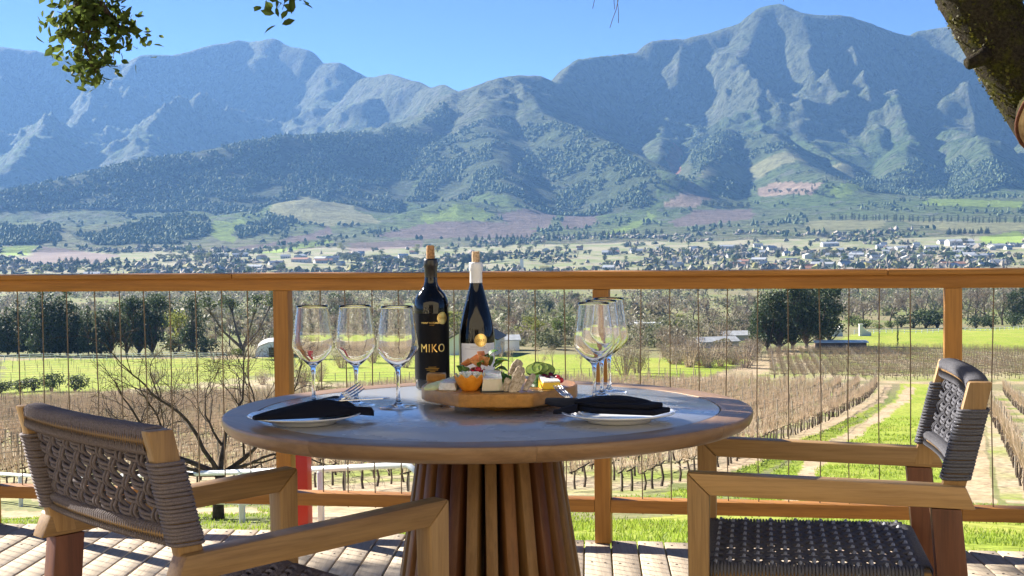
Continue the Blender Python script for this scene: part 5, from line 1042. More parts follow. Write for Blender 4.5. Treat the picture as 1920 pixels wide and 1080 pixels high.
# ------------------------------------------------------------------ board and food
BOARDW = wood("oiled_board_ringed", (.30, .12, .022), (.46, .22, .05), (.60, .33, .10), 1, .34, 34)
bd = empty("serving_board", "thick faceted wooden serving board raised on a block", "serving board", (-.032, 3.415, TZ)); zb0, zb1 = .0185, .0500
oc = [(-.180, -.006), (-.168, -.055), (-.088, -.177), (-.075, -.184), (.060, -.194), (.075, -.190), (.140, -.108), (.172, -.050), (.180, -.010), (.178, .040), (.150, .110), (.080, .178), (-.060, .192), (-.085, .186), (-.172, .070)]
g = MB(); g.prism(oc, zb0, zb1); bevel(g.obj("board", BOARDW, bd), .0055, 3, 20); g = MB(); g.box((0, 0, 0), (.20, .17, .0183)); o = bevel(g.obj("foot_block", BOARDW, bd), .002, 1); o.location = (.022, .025, .0094); o.rotation_euler = (0, 0, R_(36))
g = MB(); g.box((0, 0, 0), (.045, .03, .02)); o = bevel(g.obj("raised_corner", BOARDW, bd), .004, 2); o.location = (-.150, .085, zb1+.0095)
FZ = TZ+zb1+.0004
def food(name, label, cat, x, y, z=0, rz=0, grp=None): return empty(name, label, cat, (x, y, FZ+z), rz, grp)
def speck(name, c1, c2, scale, rough=.6, sss=.15, bmp=.3, bd_=.002):
    m = mat(name, c1, rough, .35, **{"Subsurface Weight": sss, "Subsurface Scale": .01}); v = coords(m, "Object"); n = noise(m, v, scale, 4, .65); L(m, ramp(m, n, [(.38, c1), (.62, c2)]), bsdf(m).inputs["Base Color"]); bump(m, n, bmp, bd_); return m
PEEL = speck("orange_peel", (.72, .24, .015), (.85, .34, .03), 60, .4); PITH = speck("pale_pith", (.80, .66, .30), (.85, .75, .45), 90); FETA = speck("crumbled_white_cheese", (.82, .78, .68), (.88, .85, .78), 120); RIND = speck("white_rind", (.70, .67, .60), (.85, .83, .78), 140, .8)
CHEESE = speck("ivory_cheese", (.74, .66, .48), (.80, .73, .56), 40); YELLOW = speck("yellow_cheese", (.85, .55, .02), (.90, .64, .05), 50, .35); SEED = speck("seeded_crispbread", (.34, .26, .16), (.66, .55, .40), 160, .9, 0, .7, .004); LEAF = speck("salad_leaf", (.03, .10, .015), (.09, .22, .03), 70, .4, .2)
KIWI = speck("green_fruit_slice", (.20, .30, .05), (.34, .42, .10), 80, .3); KIWIR = mat("green_fruit_skin", (.07, .13, .02), .5); GRAPE = speck("dark_red_grape", (.05, .006, .012), (.13, .015, .03), 30, .15, .1); BERRY = speck("red_berry", (.45, .015, .03), (.60, .04, .06), 60, .2); CRISP = speck("orange_crisp", (.55, .22, .07), (.72, .36, .15), 90, .7); PEAR = speck("pale_fruit_slice", (.68, .72, .36), (.78, .80, .50), 50, .4); DARKM = mat("black_slate_slip", (.015, .015, .018), .5); PORK = speck("cured_meat", (.42, .06, .05), (.62, .30, .24), 80, .4)
e = food("orange_cup", "zigzag cut orange cup filled with white crumbs", "fruit cup", -.097, 3.290); g = MB(); k = 48; th = np.arange(k)*2*math.pi/k; zig = .030+.010*np.abs(((th*9/(2*math.pi)) % 1)*2-1)
rings = []
for t in np.linspace(0, 1, 9):
    z = zig*t; rr_ = .0165+.0185*np.sin(np.clip(z/.036, 0, 1.1)*1.45); rings.append(np.c_[rr_*np.cos(th), rr_*np.sin(th), z])
for t in np.linspace(1, .25, 5): z = zig*t; rr_ = .0135+.0185*np.sin(np.clip(z/.036, 0, 1.1)*1.45); rings.append(np.c_[rr_*np.cos(th), rr_*np.sin(th), z])
idx = np.arange(14*k).reshape(14, k); nxk = np.roll(idx, -1, 1); F = np.stack([idx[:-1], nxk[:-1], nxk[1:], idx[1:]], -1); g.add(np.concatenate(rings), F[:8].reshape(-1, 4), 0); g.F.append((F[8:].reshape(-1, 4), 1)); g.F.append((idx[0][::-1][None], 0)); g.obj("peel", [PEEL, PITH], e, True)
for q in range(34):
    a, rr_ = rng.random()*6.28, .024*math.sqrt(rng.random()); g = MB(); s = rng.uniform(.0035, .006); g.box((rr_*math.cos(a), rr_*math.sin(a), .031+rng.random()*.009), (s, s*1.2, s), rng.random()*3, R=Euler(rng.random(3)*3).to_matrix()); g.obj("crumb", FETA, e)
def wedge(name, label, x, y, rz, w_, d_, h0, h1, m, rind=None):
    e = food(name, label, "cheese", x, y, 0, rz); g = MB(); V = [(-w_/2, 0, 0), (w_/2, 0, 0), (w_*.42, d_, 0), (-w_*.42, d_, 0), (-w_*.44, .002, h0), (w_*.40, .002, h0), (w_*.36, d_, h1), (-w_*.38, d_, h1)]
    g.add(V, [(3, 2, 1, 0), (4, 5, 6, 7), (0, 1, 5, 4), (1, 2, 6, 5), (2, 3, 7, 6), (3, 0, 4, 7)]); bevel(g.obj("body", m, e), .0015, 2)
    if rind: g = MB(); g.add([(-w_*.45, -.0005, h0+.0002), (w_*.41, -.0005, h0+.0002), (w_*.37, d_, h1+.0002), (-w_*.39, d_, h1+.0002), (-w_*.45, -.0005, h0+.0028), (w_*.41, -.0005, h0+.0028), (w_*.37, d_, h1+.0028), (-w_*.39, d_, h1+.0028)], [(3, 2, 1, 0), (4, 5, 6, 7), (0, 1, 5, 4), (1, 2, 6, 5), (2, 3, 7, 6), (3, 0, 4, 7)]); g.obj("rind", rind, e)
    return e
wedge("cheese_wedge", "tall ivory cheese wedge beside the orange cup", -.045, 3.268, .05, .050, .055, .026, .040, CHEESE, RIND); wedge("cheese_wedge", "bright yellow cheese wedge at the right of the board", .087, 3.298, .28, .046, .045, .015, .026, YELLOW, RIND)
wedge("cheese_wedge", "soft white cheese piece left of the orange cup", -.148, 3.30, -.3, .042, .04, .016, .022, RIND, None)
e = food("slate_slip", "thin black slip under the ivory cheese", "slate", -.03, 3.275, -.0002); g = MB(); g.box((0, 0, .0008), (.085, .05, .0016)); g.obj("slip", DARKM, e)
for q in range(5):
    e = food("pear_slice", ("pale green pear slice nearest the left corner of the board", "second pale pear slice from the left corner of the board", "middle pale pear slice of the left fan", "fourth pale pear slice of the left fan", "pear slice leaning against the soft white cheese")[q], "fruit slice", -.178+.013*q, 3.335+.006*q, .003+.003*q, .4); g = MB(); t = np.linspace(-1, 1, 9)
    g.prism(np.r_[np.c_[.026*t, -.010*(1-t*t)-.004], np.c_[.026*t[::-1], .014*(1-t[::-1]**2)]], 0, .006); o = bevel(g.obj("slice", PEAR, e), .0015, 2); o.rotation_euler = (R_(20), R_(-8), .2*q)
def cracker(label, x, y, z, rx, ry, rz, w_, h_):
    e = food("crispbread", label, "crispbread", x, y, z, 0, "seeded crispbreads on the board"); rg = np.random.default_rng(int(abs(x)*1e4)+3); th = np.linspace(0, 2*math.pi, 22, endpoint=False); rr_ = 1+.07*rg.normal(size=22); c_, s_ = np.cos(th), np.sin(th)
    g = MB(); g.prism(np.c_[w_*np.sign(c_)*np.abs(c_)**.7*rr_, h_*np.sign(s_)*np.abs(s_)**.7*rr_], -.0026, .0026); o = bevel(g.obj("slice", SEED, e), .0018, 2); o.rotation_euler = (rx, ry, rz)
for a in (("small seeded crispbread standing against the ivory cheese", -.014, 3.258, .0155, R_(80), R_(12), 0, .0085, .0155), ("front seeded crispbread leaning to the right of the ivory cheese", .004, 3.256, .020, R_(74), R_(26), .1, .0095, .026), ("second leaning seeded crispbread in the stack", .014, 3.260, .0165, R_(72), R_(32), .2, .0075, .024), ("third seeded crispbread with a pointed top", .012, 3.282, .036, R_(60), R_(40), .3, .012, .022), ("rear seeded crispbread lying highest in the stack", .006, 3.300, .048, R_(52), R_(50), .2, .012, .024), ("right hand seeded crispbread sloping towards the yellow cheese", .036, 3.272, .019, R_(64), R_(46), .4, .0075, .027)): cracker(*a)
for q, (x, y, z) in enumerate(((.048, 3.350, .040), (.062, 3.352, .042), (.076, 3.350, .039), (.062, 3.372, .040))):
    e = food("kiwi_slice", ("left green fruit slice at the back of the board", "middle green fruit slice at the back of the board", "right green fruit slice at the back of the board", "lowest green fruit slice behind the others")[q], "fruit slice", x, y, z); g = MB(); g.lathe([(0, -.002), (.0185, -.002), (.019, 0), (.0185, .002), (0, .002)], 28); o = g.obj("slice", KIWI, e); o.rotation_euler = (R_(32), R_(12*q-12), 0); g = MB(); g.lathe([(.0188, -.0022), (.0196, -.0022), (.0196, .0022), (.0188, .0022)], 28, closed=True); g.obj("skin", KIWIR, o)
def ball(name, label, cat, m, x, y, z, r_, sq=1.0, grp=None):
    e = food(name, label, cat, x, y, z, 0, grp); t = np.linspace(0, math.pi, 11); g = MB(); g.lathe(np.c_[r_*np.sin(t), -r_*sq*np.cos(t)], 18); o = g.obj("flesh", m, e, True); o.location = (0, 0, r_*sq); g = MB(); g.tube([(0, 0, 2*r_*sq-.001), (.001, 0, 2*r_*sq+.004)], .0006, 5); g.obj("stalk", KIWIR, e); return e
for q, (x, y, z) in enumerate(((.070, 3.335, .010), (.084, 3.340, .012), (.096, 3.334, .008), (.078, 3.325, .006))): ball("grape", "dark red grape in the heap behind the yellow cheese", "grape", GRAPE, x, y, z, .0095, 1.15, "grapes behind the yellow cheese")
for q, (x, y, z) in enumerate(((.101, 3.325, .016), (.108, 3.330, .010), (-.092, 3.335, .030), (-.078, 3.330, .036), (-.066, 3.338, .030))): ball("berry", "red berry at the right end behind the yellow cheese" if q < 2 else "red berry above the orange cup", "berry", BERRY, x, y, z, .0065, 1, "berries by the yellow cheese" if q < 2 else "berries above the orange cup")
for q, (x, y, z, rz) in enumerate(((-.108, 3.345, .038, .2), (-.094, 3.35, .046, .9), (-.082, 3.345, .052, -.5))):
    e = food("meat_curl", ("left curl of cured meat above the orange cup", "middle curl of cured meat above the orange cup", "right curl of cured meat above the orange cup")[q], "cured meat", x, y, z-.012, rz); g = MB(); t = np.linspace(0, 5.2, 16); rr_ = .004+.0016*t; pr = np.c_[rr_*np.cos(t), rr_*np.sin(t)]; V = [(p[0], s, p[1]) for s in (-.013, .013) for p in pr]; g.add(V, [(i, i+1, i+17, i+16) for i in range(15)]); o = g.obj("curl", PORK, e, True); sm = o.modifiers.new("thickness", 'SOLIDIFY'); sm.thickness = .0012
for q, (x, y, z, rx, ry) in enumerate(((-.085, 3.352, .062, 60, 30), (-.072, 3.356, .070, 70, -20), (-.064, 3.350, .062, 50, 45), (-.100, 3.350, .058, 35, 20))):
    e = food("crisp_shard", ("left pointed orange crisp on top of the heap", "tallest orange crisp on top of the heap", "right orange crisp on top of the heap", "flat orange crisp lying over the meat")[q], "crisp", x, y, z); g = MB(); g.prism([(-.016, -.009), (.012, -.012), (.018, .006), (-.004, .015)], -.0011, .0011); o = bevel(g.obj("shard", CRISP, e), .0005, 1); o.rotation_euler = (R_(rx), R_(ry), q)
for (x, y, s_, l_) in ((-.078, 3.372, .03, "heap of filling under the crisps and meat"), (.068, 3.372, .026, "heap of chopped fruit under the green slices"), (-.03, 3.365, .026, "low heap of chopped salad behind the ivory cheese")):
    e = food("salad_heap", l_, "salad", x, y); g = MB(); t = np.linspace(0, math.pi/2, 7); g.lathe(np.c_[s_*1.25*np.cos(t), s_*1.15*np.sin(t)], 22); V = g.V[0]; g.V[0] = V*(1+.10*rng.normal(size=(len(V), 1))); g.obj("mound", [LEAF, BERRY, LEAF][0 if x < .05 else 0], e, True)
def leaf(label, x, y, z, rx, ry, rz, ln, wd, m=None):
    e = food("salad_leaf", label, "salad leaf", x, y, z, 0, "salad leaves on the board"); g = MB(); t = np.linspace(0, 1, 9); wv = wd*np.sin(math.pi*t**.8)+.0006; V = []
    for a, w_ in zip(t, wv): V += [(a*ln, -w_, .010*math.sin(a*2.4)+w_*.35), (a*ln, 0, .010*math.sin(a*2.4)), (a*ln, w_, .010*math.sin(a*2.4)+w_*.35)]
    g.add(V, [(i*3+c, i*3+c+1, i*3+c+4, i*3+c+3) for i in range(8) for c in (0, 1)]); o = g.obj("blade", LEAF, e, True); o.rotation_euler = (R_(rx), R_(ry), R_(rz)); sm = o.modifiers.new("thickness", 'SOLIDIFY'); sm.thickness = .0008
LL = ["broad dark green leaf rising at the back of the heap", "green leaf curling right behind the ivory cheese", "lowest green leaf behind the ivory cheese", "small round leaf left of the orange cup", "tiny sprig leaf at the far left of the heap", "narrow green leaf in the middle of the heap", "green leaf lying over the salad heap", "green leaf pointing back from the salad heap", "short green leaf near the berries"]
for l_, a in zip(LL, ((-.058, 3.352, .058, 20, -35, -10, .036, .012), (-.045, 3.345, .046, 0, -10, -20, .042, .013), (-.048, 3.335, .036, 10, 5, -25, .040, .012), (-.112, 3.318, .036, 30, -30, 100, .016, .010), (-.118, 3.315, .036, -20, -40, 150, .018, .006), (-.066, 3.350, .052, -30, -40, 20, .030, .007), (-.040, 3.362, .044, 10, -15, 40, .036, .012), (-.052, 3.372, .046, -15, -25, 90, .032, .011), (-.074, 3.345, .046, 25, -20, -60, .022, .008))): leaf(l_, *a)
# ------------------------------------------------------------------ near slope: fence, red post, fruit tree, grass
PICKW = mat("white_painted_pipe", (.80, .83, .84), .4, .4)
fe = empty("pipe_fence", "white pipe fence on the slope below the deck at left", "fence", (-3.5, 26.1, tz(-3.5, 26.1))); fo = np.array(fe.location)
FP = np.array([(-18.5, 50.5), (-15.6, 46.5), (-12.7, 42), (-9.9, 37), (-7.4, 32.3), (-5.3, 28.6), (-3.45, 26.2), (-1.75, 24.3)]); fz = terrain(FP[:, 0], FP[:, 1]); F3 = np.c_[FP, fz]-fo
for p_ in F3[:-1]: g = MB(); g.box(p_+(0, 0, .38), (.11, .11, 1.15)); bevel(g.obj("post", PICKW, fe), .01, 1)
g = MB(); g.tube(np.r_[F3+(0, 0, 1.0), [F3[-1]+(.25, -.25, .85)], [F3[-1]+(.38, -.38, .55)]][:-2].tolist()+[(F3[-1]+(.30, -.30, .80)).tolist(), (F3[-1]+(.36, -.36, .20)).tolist(), (F3[-1]+(.36, -.36, -.3)).tolist()], .055, 10); g.obj("rail", PICKW, fe, True)
g = MB(); g.tube(F3+(0, 0, .40), .05, 10); g.obj("rail", PICKW, fe, True)
RED = mat("red_gloss_paint", (.62, .018, .012), .35, .5); e = empty("red_post", "thick red painted post standing below the deck beside the railing", "post", (-3.62, 25.2, tz(-3.62, 25.2)), -.3)
g = MB(); g.box((0, 0, .75), (.255, .20, 1.9)); bevel(g.obj("shaft", RED, e), .02, 2); g = MB(); g.box((0, 0, 1.72), (.29, .24, .05)); bevel(g.obj("cap", RED, e), .012, 2)
BINM = mat("dark_green_plastic", (.015, .03, .02), .5); e = empty("bin", "dark green bin with pale label at the end of a vine row", "bin", (19.3, 55.0, tz(19.3, 55)), .2); g = MB(); g.box((0, 0, .62), (.62, .62, 1.25)); bevel(g.obj("body", BINM, e), .05, 2); g = MB(); g.box((0, 0, 1.29), (.70, .70, .08)); bevel(g.obj("lid", BINM, e), .03, 2); g = MB(); g.box((0, -.318, .95), (.5, .02, .38)); g.obj("label_panel", WHITE2, e)
def bare_fruit(name, label, x, y, h, seed, rad, depth, starts, spread=.62):
    global rng; keep = rng; rng = np.random.default_rng(seed); g = MB(); ends = []
    e = empty(name, label, "tree", (x, y, tz(x, y)-.05)); tr = MB(); q = np.array((.05*h/3, 0, .30*h)); tr.tube([(0, 0, -.1), (.0, .01, .12*h), (.03*h/3, .01, .2*h), tuple(q)], [rad*1.25, rad, rad*.95, rad*.9], 9); tr.obj("trunk", DBARK, e, True)
    for (dx, dy, dz, ln, rf) in starts:
        d = np.array((dx, dy, dz)); d /= np.linalg.norm(d); b = MB(); grow(b, q*(1, 1, .93), d, ln*h, rad*rf, depth, spread, 0, 5, .0036, .12, .42, ends); b.obj("branch", DBARK, e, True)
    rng = keep; return e
bare_fruit("bare_fruit_tree", "leafless dark fruit tree spreading behind the left chair", -6.25, 31.0, 3.6, 21, .115, 6, [(-.85, .1, .5, .42, .62), (.12, .1, 1, .34, .6), (.8, .1, .6, .34, .55), (-1, .3, .18, .40, .45), (-.5, -.2, .75, .36, .5), (.9, -.3, .25, .30, .42), (-.95, -.2, .32, .36, .4)])
bare_fruit("bare_fruit_tree", "smaller leafless tree between the left railing post and the table edge", -6.9, 46, 3.4, 23, .09, 4, [(-.5, .1, .8, .36, .6), (.5, .1, .9, .36, .6), (.05, .3, 1, .34, .6)])
bare_fruit("bare_fruit_tree", "small leafless tree at the left edge of the vines behind the left chair", -12.6, 44, 2.8, 25, .08, 4, [(-.5, .1, .8, .36, .6), (.6, .1, .7, .36, .6), (.05, .3, 1, .34, .6)])
# grass blades on the near slope
rg = np.random.default_rng(91); GR = leaf_mat("grass_blades", (.15, .26, .02), (.30, .36, .06), .5, 1.5)
def grass(name, n, r0, r1, a0, a1, h0, h1, poly=None):
    r = r0+(r1-r0)*rg.random(n)**1.3; a = np.radians(rg.uniform(a0, a1, n)); x, y = r*np.sin(a), r*np.cos(a); keep = fbm(x/2.2, y/2.2, 3, 81)+.35 > rg.random(n)*.6
    if poly is not None: keep &= np.any([inpoly(x, y, q) for q in poly], axis=0)
    for q in FIELDS_NEAR['road']: keep &= ~inpoly(x, y, q)
    x, y = x[keep], y[keep]; z = terrain(x, y); n = len(x); h = rg.uniform(h0, h1, n); th = rg.random(n)*6.28; w_ = .006+.00035*np.hypot(x, y); lx, ly = rg.normal(size=n)*.4*h, rg.normal(size=n)*.4*h
    V = np.stack([np.c_[x-w_*np.cos(th), y-w_*np.sin(th), z-.01], np.c_[x+w_*np.cos(th), y+w_*np.sin(th), z-.01], np.c_[x+lx, y+ly, z+h]], 1).reshape(-1, 3)
    tag(link(name, npmesh(name, V, np.arange(3*n).reshape(-1, 3)), GR), kind="stuff")
grass("lawn_grass", 90000, 7.5, 42, -22, 22, .03, .085)
grass("path_grass", 70000, 30, 110, 4, 22, .05, .14, FIELDS_NEAR['lawn'])
# ------------------------------------------------------------------ oak over the terrace
MOSS = mat("mossy_oak_bark", rough=.95, spec=.1); gq = N(MOSS, "ShaderNodeNewGeometry"); n1 = noise(MOSS, gq.outputs["Position"], 9, 6, .7); n2 = noise(MOSS, gq.outputs["Position"], 70, 4, .7)
L(MOSS, mixc(MOSS, ramp(MOSS, n1, [(.48, (0, 0, 0)), (.62, (1, 1, 1))]), ramp(MOSS, n2, [(.3, (.018, .014, .011)), (.7, (.075, .06, .045))]), ramp(MOSS, n2, [(.3, (.02, .02, .005)), (.65, (.10, .095, .018))])), bsdf(MOSS).inputs["Base Color"]); bump(MOSS, n2, 1.0, .03)
SAWN = mat("sawn_oak_face", rough=.8, spec=.15); v = coords(SAWN, "Object", (1, 1, 1)); wv = N(SAWN, "ShaderNodeTexWave", wave_type='RINGS', rings_direction='Z'); wv.inputs["Scale"].default_value = 16; wv.inputs["Distortion"].default_value = 4; wv.inputs["Detail"].default_value = 3; L(SAWN, v, wv.inputs["Vector"])
n1 = noise(SAWN, v, 9, 4, .6); L(SAWN, mixc(SAWN, .72, ramp(SAWN, wv.outputs[1], [(.2, (.34, .20, .11)), (.8, (.56, .39, .24))]), ramp(SAWN, n1, [(.4, (.14, .07, .04)), (.6, (.54, .37, .22))])), bsdf(SAWN).inputs["Base Color"]); bump(SAWN, n1, .3, .01)
OAKL = leaf_mat("oak_leaf", (.04, .07, .013), (.10, .13, .03), .5, 6); TWD = bark_mat("oak_twig", (.04, .03, .022), (.12, .095, .07), 20)
oak = empty("oak_tree", "old mossy oak with a sawn off branch leaning in at the upper right", "tree", (3.6, 7.3, tz(3.6, 7.3)))
ow = np.array(oak.location)
def limb(name, pts, rad, k=22, sub=7, amp=.05, seed=0):
    pts = np.asarray(pts, float); n = len(pts); t = np.linspace(0, n-1, n*sub); 
    def cr(c):                                        # smooth curve through the points
        i = np.clip(t.astype(int), 0, n-2); f = t-i; p0, p1, p2, p3 = c[np.maximum(i-1, 0)], c[i], c[i+1], c[np.minimum(i+2, n-1)]
        return .5*((2*p1)+(-p0+p2)*f+(2*p0-5*p1+4*p2-p3)*f**2+(-p0+3*p1-3*p2+p3)*f**3)
    C = np.stack([cr(pts[:, a]) for a in range(3)], -1); Rr = cr(np.asarray(rad, float)); g = MB(); g.tube(C-ow, Rr, k); V = g.V[0].reshape(len(C), k, 3); ctr = (C-ow)[:, None]
    th = np.arange(k)*2*math.pi/k; d = 1+amp*(np.sin(3*th+seed)[None]*.6+fbm(np.repeat(t[:, None]*1.5, k, 1)+seed, np.repeat(4*np.cos(th)[None], len(t), 0)+3*np.sin(th)[None], 3, seed)*1.6); g.V[0] = (ctr+(V-ctr)*d[..., None]).reshape(-1, 3); return g.obj(name, MOSS, oak, True)
limb("trunk", [(3.6, 7.3, ow[2]-.3), (3.45, 7.2, -.2), (3.2, 7.1, .75), (2.95, 7.0, 1.28), (2.62, 7.0, 1.60)], [.42, .36, .31, .27, .24], amp=.08, seed=2)
limb("limb", [(2.74, 7.0, 1.45), (2.52, 7.0, 1.70), (2.36, 7.0, 1.93), (2.20, 7.0, 2.19), (2.02, 7.02, 2.56), (1.75, 7.1, 2.98), (1.2, 7.2, 3.4), (.3, 7.5, 3.75), (-1.2, 8.0, 4.1), (-3.2, 8.6, 4.4)], [.22, .185, .170, .165, .16, .165, .14, .12, .10, .06], seed=5)
limb("limb", [(2.62, 7.0, 1.7), (2.75, 6.9, 2.3), (2.6, 6.6, 3.2), (1.8, 6.0, 4.2), (.2, 5.4, 4.9), (-2.0, 5.6, 5.3)], [.2, .2, .17, .14, .11, .06], seed=8); limb("limb", [(2.7, 6.95, 2.0), (3.4, 7.0, 3.0), (4.2, 7.0, 4.2), (5, 7, 5.5)], [.18, .17, .14, .08], seed=9)
limb("limb", [(-.9, 7.9, 4.05), (-2.0, 7.2, 3.9), (-3.6, 6.6, 3.6), (-4.8, 6.4, 3.2)], [.07, .06, .05, .03], seed=10)
# sawn stub: collar, bark ring and pale cut face turned to the terrace
sd = np.array((-.40, -.85, -.22)); sd /= np.linalg.norm(sd); sc = np.array((2.45, 6.72, 1.60)); limb("stub", [sc-sd*.28, sc-sd*.12, sc], [.20, .17, .152], 24, 5, .03, 3)
qt = Vector(sd).to_track_quat('Z', 'Y')
th = np.arange(32)*2*math.pi/32; fr = .145*(1+.05*np.sin(3*th+3)); g = MB(); g.add(np.r_[np.c_[fr*np.cos(th), fr*np.sin(th)*1.02, np.zeros(32)], [[0, 0, .004]]], [(i, (i+1) % 32, 32) for i in range(32)]); o = g.obj("sawn_face", SAWN, oak); o.location = Vector(sc-ow+sd*.010); o.rotation_euler = qt.to_euler()
g = MB(); g.tube(np.c_[fr*1.06*np.cos(th), fr*1.08*np.sin(th), 0*th+.0], .009, 7, closed=True); o = g.obj("bark_ring", bark_mat("red_brown_bark_edge", (.05, .018, .012), (.14, .055, .035), 30), oak, True); o.location = Vector(sc-ow+sd*.006); o.rotation_euler = qt.to_euler()
rg = np.random.default_rng(17)
g = MB()                                              # ragged moss and lichen tufts along the limb
for (a, b, r_) in (((2.52, 7.0, 1.70), (2.36, 7.0, 1.93), .180), ((2.36, 7.0, 1.93), (2.20, 7.0, 2.19), .168), ((2.20, 7.0, 2.19), (2.02, 7.02, 2.56), .163)):
    n = 700; t = rg.random(n)[:, None]; d = rg.normal(size=(n, 3)); d /= np.linalg.norm(d, axis=1, keepdims=True); ax = np.array(b)-np.array(a); ax /= np.linalg.norm(ax); d -= (d@ax)[:, None]*ax; d /= np.linalg.norm(d, axis=1, keepdims=True); g.cards(np.array(a)*(1-t)+np.array(b)*t+d*r_*rg.uniform(.96, 1.06, n)[:, None]-ow, .020*rg.uniform(.4, 1.2, n), 0, rg=rg)
mo = g.obj("moss", leaf_mat("moss_tufts", (.02, .02, .005), (.12, .11, .022), .3, 14), oak); mo["kind"] = "stuff"
g = MB(); g.tube(np.array([(2.26, 6.93, 1.95), (2.16, 6.88, 1.90), (2.11, 6.86, 1.88)])-ow, [.05, .035, .028], 8); g.obj("snag", MOSS, oak, True)
LT = np.array([(0, 0, 0), (.28, .20, .05), (.62, .24, .06), (1, 0, -.04), (.62, -.24, .06), (.28, -.20, .05), (.45, 0, 0)]); LF = np.array([(0, 1, 6), (1, 2, 6), (2, 3, 6), (3, 4, 6), (4, 5, 6), (5, 0, 6)])
def leaves(C, size, down=.4):
    C = np.asarray(C, float); n = len(C); a = rg.normal(size=(n, 3)); a[:, 2] -= down; a /= np.linalg.norm(a, axis=1, keepdims=True); b = np.cross(a, rg.normal(size=(n, 3))); b /= np.linalg.norm(b, axis=1, keepdims=True); c = np.cross(a, b); s = (size*rg.uniform(.55, 1.25, n))[:, None, None]
    V = C[:, None]+s*(LT[None, :, 0, None]*a[:, None]+LT[None, :, 1, None]*b[:, None]+LT[None, :, 2, None]*c[:, None]); return V.reshape(-1, 3), (LF[None]+(np.arange(n)*7)[:, None, None]).reshape(-1, 3)
def sprig(axis, n, size, sp, label=None):
    """a hanging spray: woody stem plus leaves round it"""
    axis = np.asarray(axis, float); g = MB(); g.tube(axis-ow, np.linspace(.012, .003, len(axis)), 5); cl = []
    for q in range(n):
        t = rg.random()*(len(axis)-1); i = int(t); p = axis[i]*(1-t+i)+axis[min(i+1, len(axis)-1)]*(t-i); c = p+rg.normal(size=3)*sp; g.tube([p-ow, (p+c)/2-ow+(0, 0, .01), c-ow], [.0028, .002, .0012], 3, caps=False); m = rg.integers(5, 11); cl.append(c+rg.normal(size=(m, 3))*.030)
    C = np.concatenate(cl); st = g.obj("spray_stem", TWD, oak); lg = MB(); lg.add(*leaves(C-ow, size)); o = lg.obj("spray_leaves", OAKL, oak); o["kind"] = "stuff"
sprig([(-1.50, 5.5, 2.35), (-1.523, 5.5, 2.10), (-1.533, 5.5, 1.941), (-1.563, 5.5, 1.8425), (-1.523, 5.5, 1.745)], 84, .046, .043); sprig([(-1.50, 5.5, 2.0), (-1.44, 5.5, 1.92), (-1.40, 5.48, 1.885)], 16, .046, .024)
sprig([(-1.55, 5.52, 2.10), (-1.60, 5.5, 1.98), (-1.645, 5.5, 1.935)], 16, .046, .026); sprig([(-.78, 5.5, 2.35), (-.80, 5.5, 2.12), (-.815, 5.5, 2.005)], 34, .050, .028); sprig([(-1.13, 5.5, 2.3), (-1.17, 5.5, 2.045)], 4, .04, .015); sprig([(-1.35, 5.5, 2.2), (-1.37, 5.5, 2.04)], 5, .045, .018)
for tw in ([(-.9, 7.9, 4.05), (-1.2, 6.8, 3.3), (-1.45, 5.7, 2.6), (-1.50, 5.5, 2.35)], [(-.9, 7.9, 4.05), (-.85, 6.6, 3.1), (-.78, 5.5, 2.35)], [(-.85, 6.6, 3.1), (-1.0, 5.7, 2.6), (-1.13, 5.5, 2.3)], [(-1.2, 6.8, 3.3), (-1.3, 5.8, 2.6), (-1.35, 5.5, 2.2)]): g = MB(); g.tube(np.array(tw)-ow, np.linspace(.022, .009, len(tw)), 6); g.obj("branchlet", TWD, oak, True)
keep_rng = rng; rng = np.random.default_rng(5)        # bare hanging twigs
for (p_, d_, ln) in (((.42, 6.0, 2.60), (-.03, 0, -1), .30), ((1.36, 6.0, 2.72), (.02, 0, -1), .34), ((1.25, 6.0, 2.6), (-.1, 0, -1), .28), ((.62, 6.0, 2.6), (.05, 0, -1), .22)): g = MB(); grow(g, np.array(p_)-ow, np.array(d_, float), ln, .005, 2, .45, 0, 4, .0014, -.1, .3); g.obj("bare_twig", TWD, oak, True)
rng = keep_rng
for tw in ([(1.2, 7.2, 3.4), (1.3, 6.5, 2.95), (1.36, 6.0, 2.70)], [(.3, 7.5, 3.75), (.4, 6.6, 3.0), (.42, 6.0, 2.58)], [(.4, 6.6, 3.0), (.62, 6.0, 2.58)], [(1.3, 6.5, 2.95), (1.25, 6.0, 2.58)]): g = MB(); g.tube(np.array(tw)-ow, np.linspace(.016, .006, len(tw)), 5); g.obj("branchlet", TWD, oak, True)
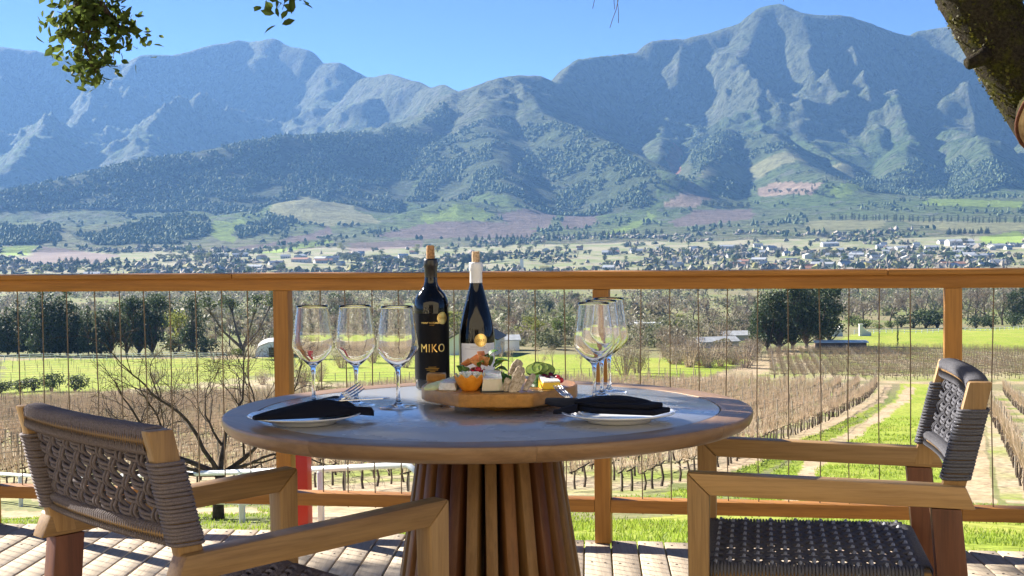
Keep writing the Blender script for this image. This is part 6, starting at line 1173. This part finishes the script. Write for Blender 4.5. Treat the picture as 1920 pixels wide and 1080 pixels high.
# the leafy crown above and to the left of the terrace
sv = np.array(sdir)
def crown(n, x0, x1, y0, y1, z0, z1, d0, d1, thr, seed, size):
    T = np.c_[rg.uniform(x0, x1, n), rg.uniform(y0, y1, n), rg.uniform(z0, z1, n)]; a = np.cross(sv, (0, 0, 1.)); a /= np.linalg.norm(a); b = np.cross(sv, a); u, w_ = T@a, T@b
    k = fbm(u/.55+seed, w_/.55, 3, seed) > thr; T = T[k]; C = T+sv*rg.uniform(d0, d1, len(T))[:, None]
    sx, sy = C[:, 0]/C[:, 1], (C[:, 2]-CAM_H)/C[:, 1]; C = C[(np.abs(sx) > .40) | (sy > .20)]
    lg = MB(); lg.add(*leaves(C-ow, size, .2)); o = lg.obj("crown", OAKL, oak); o["kind"] = "stuff"
crown(30000, -2.2, 2.0, 1.6, 4.75, .1, 1.1, 6.5, 9.5, -.10, 3, .085)
crown(9000, -3.5, 2.6, 4.4, 6.2, -.1, 1.0, 7.5, 10.5, .12, 9, .085)

# ------------------------------------------------------------------ building added unseen behind the camera to bounce warm sunlight onto the furniture
bw = empty("added_bounce_building", "unseen cream plastered building added behind the terrace to bounce warm light", "building", (0, -2.9, 0)); PLAST = mat("cream_plaster", (.68, .59, .45), .9, .15); v = coords(PLAST, "Object"); n = noise(PLAST, v, 6, 5, .6); bump(PLAST, n, .2, .01)
for (x0, x1, z0, z1) in ((-9, -1.6, -1, 4.2), (1.6, 9, -1, 4.2), (-1.6, 1.6, 2.3, 4.2)): g = MB(); g.box(((x0+x1)/2, -.15, (z0+z1)/2), (x1-x0, .3, z1-z0)); g.obj("wall", PLAST, bw)
for s_ in (-1, 1):
    g = MB(); g.box((s_*.8, -.12, 1.15), (1.58, .06, 2.28)); dr = g.obj("door", TEAK[2], bw); g = MB(); g.box((s_*.8, -.085, 1.3), (1.2, .02, 1.7)); g.obj("pane", PANE, dr)
# ------------------------------------------------------------------ valley air
def box_mesh(name, x0, x1, y0, y1, z0, z1):
    V = [(x, y, zz) for zz in (z0, z1) for y in (y0, y1) for x in (x0, x1)]
    return npmesh(name, V, [(0, 2, 3, 1), (4, 5, 7, 6), (0, 1, 5, 4), (2, 6, 7, 3), (0, 4, 6, 2), (1, 3, 7, 5)])
hm = bpy.data.materials.new("valley_haze"); hm.use_nodes = True; hm.node_tree.nodes.clear()
ho = hm.node_tree.nodes.new("ShaderNodeOutputMaterial"); hv = hm.node_tree.nodes.new("ShaderNodeVolumePrincipled")
hv.inputs["Color"].default_value = (.24, .49, 1, 1); hv.inputs["Density"].default_value = 4.7e-5; hv.inputs["Anisotropy"].default_value = 0.22
hm.node_tree.links.new(hv.outputs[0], ho.inputs["Volume"])
tag(link("haze", box_mesh("haze", -13500, 13500, -13500, 13500, float(ZZ.min())-2, float(ZZ.max())+30), hm), kind="stuff")
